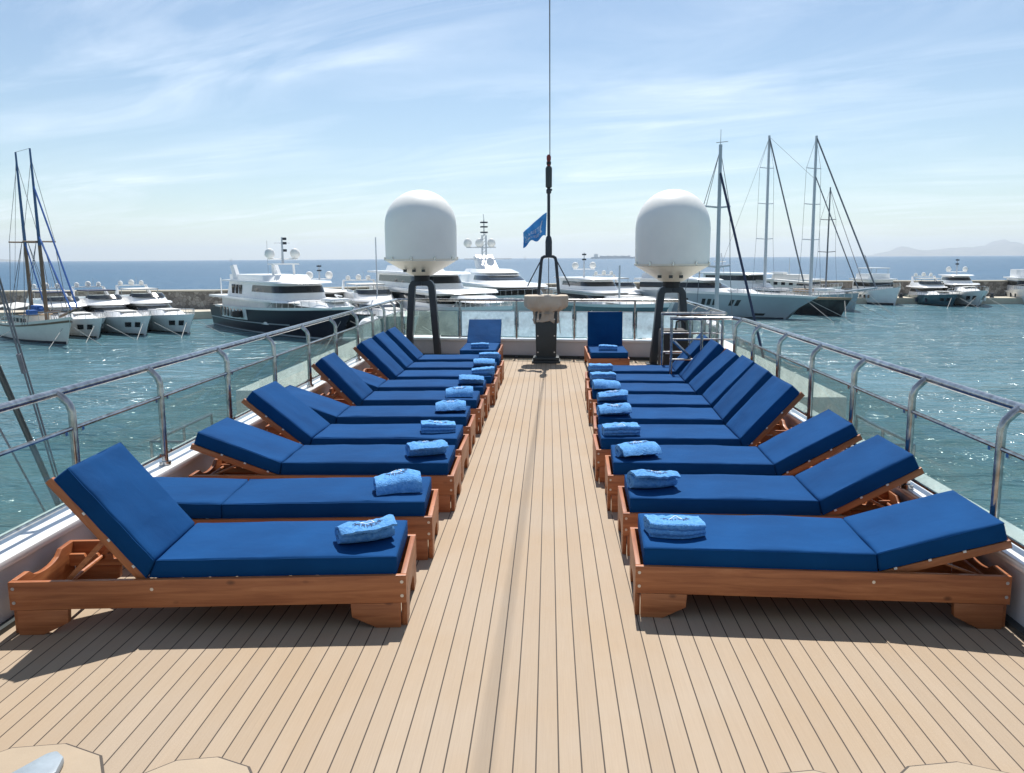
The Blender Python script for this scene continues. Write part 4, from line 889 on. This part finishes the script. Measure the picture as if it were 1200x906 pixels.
def lounger(label,x,y,rot,ang,sx=1.0,group='wooden sun loungers with blue cushions'):
    global lg; lg+=1
    t=thing('sun_lounger',label,'sun lounger',(x,y,0),rot,group); t.scale=(sx,1,1)
    yb=WD/2-BT/2
    for s in (-1,1):
        part('sb','side_board',side_board,t,'wood_long',bev=.0035).location=(0,s*yb,0)
    part('fb','foot_board',foot_board,t,'wood_cross',bev=.003).location=(.001,0,0)
    part('hb','head_board',head_board,t,'wood_cross',bev=.003).location=(LL-BT-.001,0,0)
    for s in (-1,1):
        part('l0','leg',lambda:leg(False),t,'wood_long',bev=.003).location=(BT+.004,s*(yb-.004),0)
        part('l1','leg',lambda:leg(True),t,'wood_long',bev=.003).location=(LL-BT-.004,s*(yb-.004),0)
    part('cb','cross_batten',lambda:MB().box(0,.04,-WD/2+BT,WD/2-BT,.19,.25),t,'wood_cross',bev=.003).location=(PX-.06,0,0)
    part('ss','seat_slats',lambda:slats(9,.05,PX-.03,WD/2-BT-.003,.2628),t,'wood_cross',bev=.003)
    for s in (-1,1):
        def notched():
            p=[(0,0),(0,.07)]
            for k in range(5): a=.03+k*.075; p+=[(a,.07),(a+.012,.04),(a+.035,.04),(a+.05,.07)]
            p+=[(.46,.07),(.46,0)]; return MB().prism(p,-.012,.012,'y')
        part('nr','notched_rail',notched,t,'wood_long',bev=.002).location=(LL-.5,s*(WD/2-BT-.07),.165)
    # backrest assembly (frame of two rails + slats) hinged at PX
    a=R(ang)
    bs=part('bs','backrest',lambda:slats(7,.0,.685,WD/2-BT-.036,-.022),t,'wood_cross',bev=.002); bs.location=(PX,0,CB-.003); bs.rotation_euler=(0,-a,0)
    for s in (-1,1): part('bf','backrest_rail',lambda:MB().box(-.04,.69,-.014,.014,-.045,-.002),bs,'wood_long',bev=.003).location=(0,s*(WD/2-BT-.020),0)
    # prop strut
    px,pz=.30*math.cos(a),.30*math.sin(a)
    zb=.215; zt=CB-.03+pz; ln=.37; dz_=max(.01,zt-zb); dx=math.sqrt(max(.0004,ln*ln-min(dz_,ln*.98)**2))
    xt=PX+px+.02
    mb=MB()
    for s in (-1,1):
        y0=s*(WD/2-BT-.055); mb.add([(xt-.016,y0-.012,zt),(xt+.016,y0-.012,zt),(xt+.016,y0+.012,zt),(xt-.016,y0+.012,zt)]+[(xt+dx-.016,y0-.012,zb),(xt+dx+.016,y0-.012,zb),(xt+dx+.016,y0+.012,zb),(xt+dx-.016,y0+.012,zb)],[(0,1,2,3),(7,6,5,4),(0,4,5,1),(1,5,6,2),(2,6,7,3),(3,7,4,0)])
    mb.tube([(min(xt+dx,LL-.06),-WD/2+BT+.03,zb),(min(xt+dx,LL-.06),WD/2-BT-.03,zb)],.011,8)
    mb.build('prop_strut','wood_long',t)
    # bolts
    for s in (-1,1):
        for bx,bz in ((.022,.175),(.022,.25),(LL-.022,.175),(LL-.022,.25),(PX-.03,.235)):
            b_=part('bolt','bolt',lambda:MB().tube([(0,-.004,0),(0,.0,0)],[.0075,.009],10),t,'bolt_metal',smooth=True); b_.location=(bx,s*(WD/2+.002),bz); b_.scale=(1,s,1) if s>0 else (1,-1,1)
    # cushions
    c=part(('sc',ang,lg%4),'seat_cushion',lambda:cushion(PX-.045,ang,False,lg*3.3),t,'cushion_blue',smooth=True); c.location=(.045,rnd.uniform(-.004,.004),CB); c.rotation_euler=(0,0,R(rnd.uniform(-.5,.5)))
    piping(c,PX-.045,ang,False)
    cb=part(('bc',ang,lg%4),'back_cushion',lambda:cushion(.675,ang,True,lg*5.1),t,'cushion_blue',smooth=True)
    cb.location=(PX,rnd.uniform(-.005,.005),CB); cb.rotation_euler=(0,-a,R(rnd.uniform(-.6,.6)))
    piping(cb,.675,ang,True)
    for s in (-1,1):
        for q in (.06,.24,.42):
            f=part('fst','fastener',lambda:MB().box(-.008,.008,-.004,.004,-.006,.006),cb,'fastener_white'); f.location=(q+.03,s*.296,-.0045)
    return t
def towelprof(kind,seed):
    rn=random.Random(seed); th=.016; P=[]
    if kind=='roll':
        T=2.30+rn.random()*.22
        for k in range(64):
            q=k/63; a=2*PI*T*q+.6; r=.013+.032*q+.035*max(0,(q-.90)/.10)**1.6
            P.append((r*1.75*math.cos(a)+.004*math.sin(a*3+seed),r*1.22*math.sin(a)))
    else:
        n=5; w=.078
        for l in range(n):
            z=-.024+l*.0165; 
            for k in range(11):
                q=k/10; x=(-w+2*w*q)*(1 if l%2==0 else -1); P.append((x+.003*math.sin(seed+l*2),z+.003*math.sin(q*6+seed)))
            if l<n-1:
                s=1 if l%2==0 else -1
                for a in (-45,0,45): P.append((s*(w+.008*math.cos(R(a))),z+.00825+.00825*math.sin(R(a))))
    out=[];inn=[]
    for i,p in enumerate(P):
        a=Vector(P[max(0,i-1)]); c=Vector(P[min(len(P)-1,i+1)]); d=(c-a).normalized(); n=Vector((-d.y,d.x))
        q=Vector(p); out.append(q+n*th*.48); inn.append(q-n*th*.48)
    return out+inn[::-1]
def towel(label,x,y,z,rot,kind,seed,ln=.33,mark=False):
    pr=towelprof(kind,seed); n=len(pr); zmin=min(p.y for p in pr); rg=[]; K=26; rn=random.Random(seed)
    bend=rn.uniform(-.02,.02); tw=rn.uniform(-.30,.30)
    for k in range(K+1):
        q=k/K; u=(q-.5)*ln; s=1-.10*abs(2*q-1)**4+.11*noise.noise(Vector((q*2.5,seed,0)))
        rg.append([Vector((u+.006*noise.noise(Vector((p.x*20,p.y*20,seed+k*.0))),
            (p.x*s*(1+.06*noise.noise(Vector((q*4,p.x*9,seed)))))+bend*math.sin(PI*q)*2,
            max(0,(p.y-zmin)*s*(1+tw*(q-.5)))+.008*noise.noise(Vector((q*9,p.x*22,p.y*22+seed)))*min(1,(p.y-zmin)/.03))) for p in pr])
    mb=MB(); mb.rings(rg,cap=True); o=mb.build('rolled_towel' if kind=='roll' else 'folded_towel','towel_blue',smooth=False)
    for p in o.data.polygons: p.use_smooth=True
    try: o.data.set_sharp_from_angle(angle=R(60))
    except Exception: pass
    o.location=(x,y,z); o.rotation_euler=(0,0,rot); tag(o,label,'towel',group='pale blue towels on the loungers')
    if mark:
        bv=BVHTree.FromPolygons([v.co for v in o.data.vertices],[tuple(p.vertices) for p in o.data.polygons])
        def top(yy):
            h=bv.ray_cast(Vector((0,yy,.3)),Vector((0,0,-1)))[0]; return h.z if h is not None else 0
        yc=max(((top(q*.004)-abs(q)*.0003),q*.004) for q in range(-15,16))[1]+.002
        if kind!='roll': yc=0
        def drape(vs,fs,mat,name):
            out=[]
            for p in vs:
                p=(p[0],p[1]+yc); h=bv.ray_cast(Vector((p[0],p[1],.3)),Vector((0,0,-1)))[0]; zz=h.z if h is not None else .03
                out.append((p[0],p[1],zz+.0025))
            MB().add(out,fs).build(name,mat,o)
        fl=-1 if math.cos(rot)<0 else 1
        vs=[];fs=[]; word='HARMONY'
        for i,chh in enumerate(word):
            v,f=textmesh(chh,.040); a=(i-3)*.40; cxx,cyy=.074*math.sin(a),-.010-.042*math.cos(a)
            for p in v:
                px=p.x*math.cos(a)-p.y*math.sin(a)+cxx; py=p.x*math.sin(a)+p.y*math.cos(a)+cyy; vs.append((fl*px,fl*py))
            o0=len(vs)-len(v); fs+=[tuple(j+o0 for j in g) for g in f]
        drape(vs,fs,'navy_ink','lettering')
        # white sail emblem outline
        tri=[(-.040,-.026),(.034,-.030),(.012,.022)]; vs=[];fs=[]
        for i in range(3):
            a=Vector(tri[i]);c=Vector(tri[(i+1)%3]); d=(c-a).normalized(); n_=Vector((-d.y,d.x))*.0018
            for k in range(6):
                p=a+(c-a)*k/6; q=a+(c-a)*(k+1)/6; o0=len(vs); vs+=[tuple(fl*w for w in (p-n_)),tuple(fl*w for w in (q-n_)),tuple(fl*w for w in (q+n_)),tuple(fl*w for w in (p+n_))]; fs.append((o0,o0+1,o0+2,o0+3))
        drape(vs,fs,'white_ink','emblem')
    return o
ordn=['nearest','second','third','fourth','fifth','sixth','seventh','eighth','ninth','farthest']
LD=[(-.735,4.046,4.5,52,'backrest raised high'),(-.735,5.02,4.0,2,'backrest lying almost flat'),(-.71,6.02,1,21,'backrest raised slightly'),(-.74,6.87,0,40,'backrest raised'),(-.757,7.86,.7,20,'backrest raised slightly'),
    (-.735,8.83,1.4,47,'backrest raised high'),(-.734,9.73,1,20,'backrest raised slightly'),(-.70,10.62,0,46,'backrest raised high'),(-.72,11.52,0,47,'backrest raised high'),(-.71,12.47,0,46,'backrest raised high')]
TL=[(-1.00,4.30,25,'roll'),(-1.0,5.28,18,'roll'),(-.955,6.28,22,'roll'),(-.98,7.18,12,'fold'),(-.98,8.13,8,'roll'),(-.99,9.05,6,'roll'),(-.944,9.96,10,'roll'),(-.865,10.83,4,'fold'),(-.918,11.66,6,'roll'),(-.913,12.6,10,'fold')]
def towelz(): return CB+CT+.0045
for i,(x,y,rt,ang,desc) in enumerate(LD):
    nn='farthest' if i==len(LD)-1 else ordn[i]
    a=R(180+rt); cx,cy=x-math.sin(a)*WD/2*-1*-1,y+WD/2*math.cos(R(rt)); cx=x-math.sin(R(rt))*WD/2
    lounger(f'wooden lounger with blue cushions, {desc}, {nn} in the left row',cx,cy,a,ang,1.03)
    tx,ty,tr,k=TL[i]; towel(f'pale blue {"rolled" if k=="roll" else "folded"} towel on the {nn} lounger of the left row',tx,ty,towelz(),R(tr),k,i+1,.30,mark=i<6)
RD=[(.461,4.21,-2.9,16,'backrest raised only slightly'),(.476,5.13,-1.8,28,'backrest half raised'),(.444,6.06,-2,29,'backrest half raised'),(.404,6.9,-.5,47,'backrest raised high'),(.434,7.79,-2.5,48,'backrest raised high'),
    (.478,8.6,-2,46,'backrest raised high'),(.464,9.445,-2,43,'backrest raised'),(.48,10.27,-2,48,'backrest raised high'),(.5,11.15,-2,48,'backrest raised high')]
TR=[(.70,4.47,6,'fold'),(.69,5.40,14,'roll'),(.68,6.28,16,'roll'),(.625,7.07,4,'fold'),(.63,7.97,8,'roll'),(.68,8.78,4,'roll'),(.665,9.57,6,'roll'),(.685,10.36,6,'fold'),(.705,11.2,3,'fold')]
for i,(x,y,rt,ang,desc) in enumerate(RD):
    nn='farthest' if i==len(RD)-1 else ordn[i]
    cx=x-math.sin(R(rt))*WD/2; cy=y+WD/2*math.cos(R(rt))
    lounger(f'wooden lounger with blue cushions, {desc}, {nn} in the right row',cx,cy,R(rt),ang,.968)
    tx,ty,tr,k=TR[i]; towel(f'pale blue {"rolled" if k=="roll" else "folded"} towel on the {nn} lounger of the right row',tx,ty,towelz(),R(tr),k,i+31,.31,mark=i<6)
lounger('lounger facing the camera from the bow end, sunlit backrest, left of the pedestal',-1.19,13.72,R(90),38)
towel('pale blue folded towel on the lounger facing the camera left of the pedestal',-1.17,14.05,towelz(),R(0),'fold',61,.30)
lounger('lounger facing the camera from the bow end, steep dark shaded backrest, right of the pedestal',.985,13.35,R(90),86)
towel('pale blue folded towel on the lounger facing the camera right of the pedestal',.98,13.68,towelz(),R(0),'fold',62,.30)
# ------------------------------------------------------------------ air, light, sky, camera
haze=MB().box(-29000,29000,-400,29000,WZ-1.2,430).build('haze','white_paint'); tag(haze,kind='stuff')
m=bpy.data.materials.new('haze_air'); m.use_nodes=True; nt=m.node_tree; nt.nodes.clear(); out=nt.nodes.new('ShaderNodeOutputMaterial')
pv=nd(nt,'ShaderNodeVolumePrincipled',Density=HAZE); pv.inputs['Color'].default_value=(.80,.90,1.0,1); pv.inputs['Anisotropy'].default_value=.3
nt.links.new(pv.outputs[0],out.inputs['Volume']); haze.data.materials.clear(); haze.data.materials.append(m)

EL,AZ=R(59),R(2.5)
sd=Vector((math.sin(AZ)*math.cos(EL),math.cos(AZ)*math.cos(EL),math.sin(EL)))
sl=bpy.data.lights.new('sun','SUN'); sl.energy=SUN; sl.angle=R(.53); sl.color=(1,.96,.90)
so=bpy.data.objects.new('sun',sl); COL.objects.link(so); so.location=(0,0,30); so.rotation_euler=sd.to_track_quat('Z','Y').to_euler()
w=bpy.data.worlds.new('World'); sc.world=w; w.use_nodes=True; nt=w.node_tree; bg=nt.nodes['Background']
sky=nt.nodes.new('ShaderNodeTexSky'); sky.sky_type='NISHITA'; sky.sun_disc=False; sky.sun_elevation=EL; sky.sun_rotation=AZ; sky.air_density=SKYA; sky.dust_density=SKYD; sky.ozone_density=SKYO
tc=nt.nodes.new('ShaderNodeTexCoord'); sx=nt.nodes.new('ShaderNodeSeparateXYZ'); nt.links.new(tc.outputs['Generated'],sx.inputs[0])
zz=math_(nt,'MAXIMUM',sx.outputs[2],.02); zz=math_(nt,'ADD',zz,.08)
cx=nt.nodes.new('ShaderNodeCombineXYZ'); nt.links.new(math_(nt,'DIVIDE',sx.outputs[0],zz),cx.inputs[0]); nt.links.new(math_(nt,'DIVIDE',sx.outputs[1],zz),cx.inputs[1])
mr=nt.nodes.new('ShaderNodeMapping'); mr.inputs['Rotation'].default_value=(0,0,R(26)); nt.links.new(cx.outputs[0],mr.inputs[0])
mp=nt.nodes.new('ShaderNodeMapping'); mp.inputs['Scale'].default_value=(.42,1.15,1); mp.inputs['Location'].default_value=CLOC; nt.links.new(mr.outputs[0],mp.inputs[0])
n1=nd(nt,'ShaderNodeTexNoise',Scale=1.3,Detail=10.0,Roughness=.60,Distortion=1.1); nt.links.new(mp.outputs[0],n1.inputs['Vector'])
n2=nd(nt,'ShaderNodeTexNoise',Scale=.6,Detail=3.0); nt.links.new(mp.outputs[0],n2.inputs['Vector'])
cm=math_(nt,'MULTIPLY',ramp(nt,n1.outputs[0],[(.42,(0,0,0)),(.56,(.35,.35,.35)),(.76,(1,1,1))]).outputs[0],ramp(nt,n2.outputs[0],[(.36,(.05,.05,.05)),(.56,(1,1,1))]).outputs[0])
cm=math_(nt,'MULTIPLY_ADD',cm,CLOUD,.05)
skc=mixc(nt,1.0,sky.outputs[0],TINT,'MULTIPLY'); col=mixc(nt,cm,skc,CLCOL)
nt.links.new(col,bg.inputs[0]); bg.inputs[1].default_value=SKYS

cam=bpy.data.cameras.new('camera'); co=bpy.data.objects.new('camera',cam); COL.objects.link(co); sc.camera=co
cam.sensor_fit='HORIZONTAL'; cam.sensor_width=36; cam.lens=36*970/1200; cam.clip_end=80000; cam.clip_start=.05
yaw,pitch,roll=R(2.560356618760686),R(8.81605009490405),R(.34)
fw=Vector((-math.sin(yaw)*math.cos(pitch),math.cos(yaw)*math.cos(pitch),-math.sin(pitch))); rt=Vector((math.cos(yaw),math.sin(yaw),0)); up=rt.cross(fw)
r_=rt*math.cos(roll)-up*math.sin(roll); u_=rt*math.sin(roll)+up*math.cos(roll)
co.matrix_world=Matrix(((r_.x,u_.x,-fw.x,0),(r_.y,u_.y,-fw.y,0),(r_.z,u_.z,-fw.z,1.9),(0,0,0,1)))
sc.view_settings.view_transform='Standard'; sc.view_settings.look='None'; sc.view_settings.gamma=1; sc.view_settings.exposure=EXPO; sc.view_settings.use_curve_mapping=False
cy=sc.cycles; cy.use_denoising=True
try: cy.denoiser='OPENIMAGEDENOISE'; cy.denoising_input_passes='RGB_ALBEDO_NORMAL'
except Exception: pass
cy.max_bounces=8; cy.diffuse_bounces=3; cy.glossy_bounces=4; cy.transmission_bounces=4; cy.volume_bounces=0; cy.transparent_max_bounces=16; cy.caustics_reflective=False; cy.caustics_refractive=False
cy.sample_clamp_indirect=6
sc.render.film_transparent=False
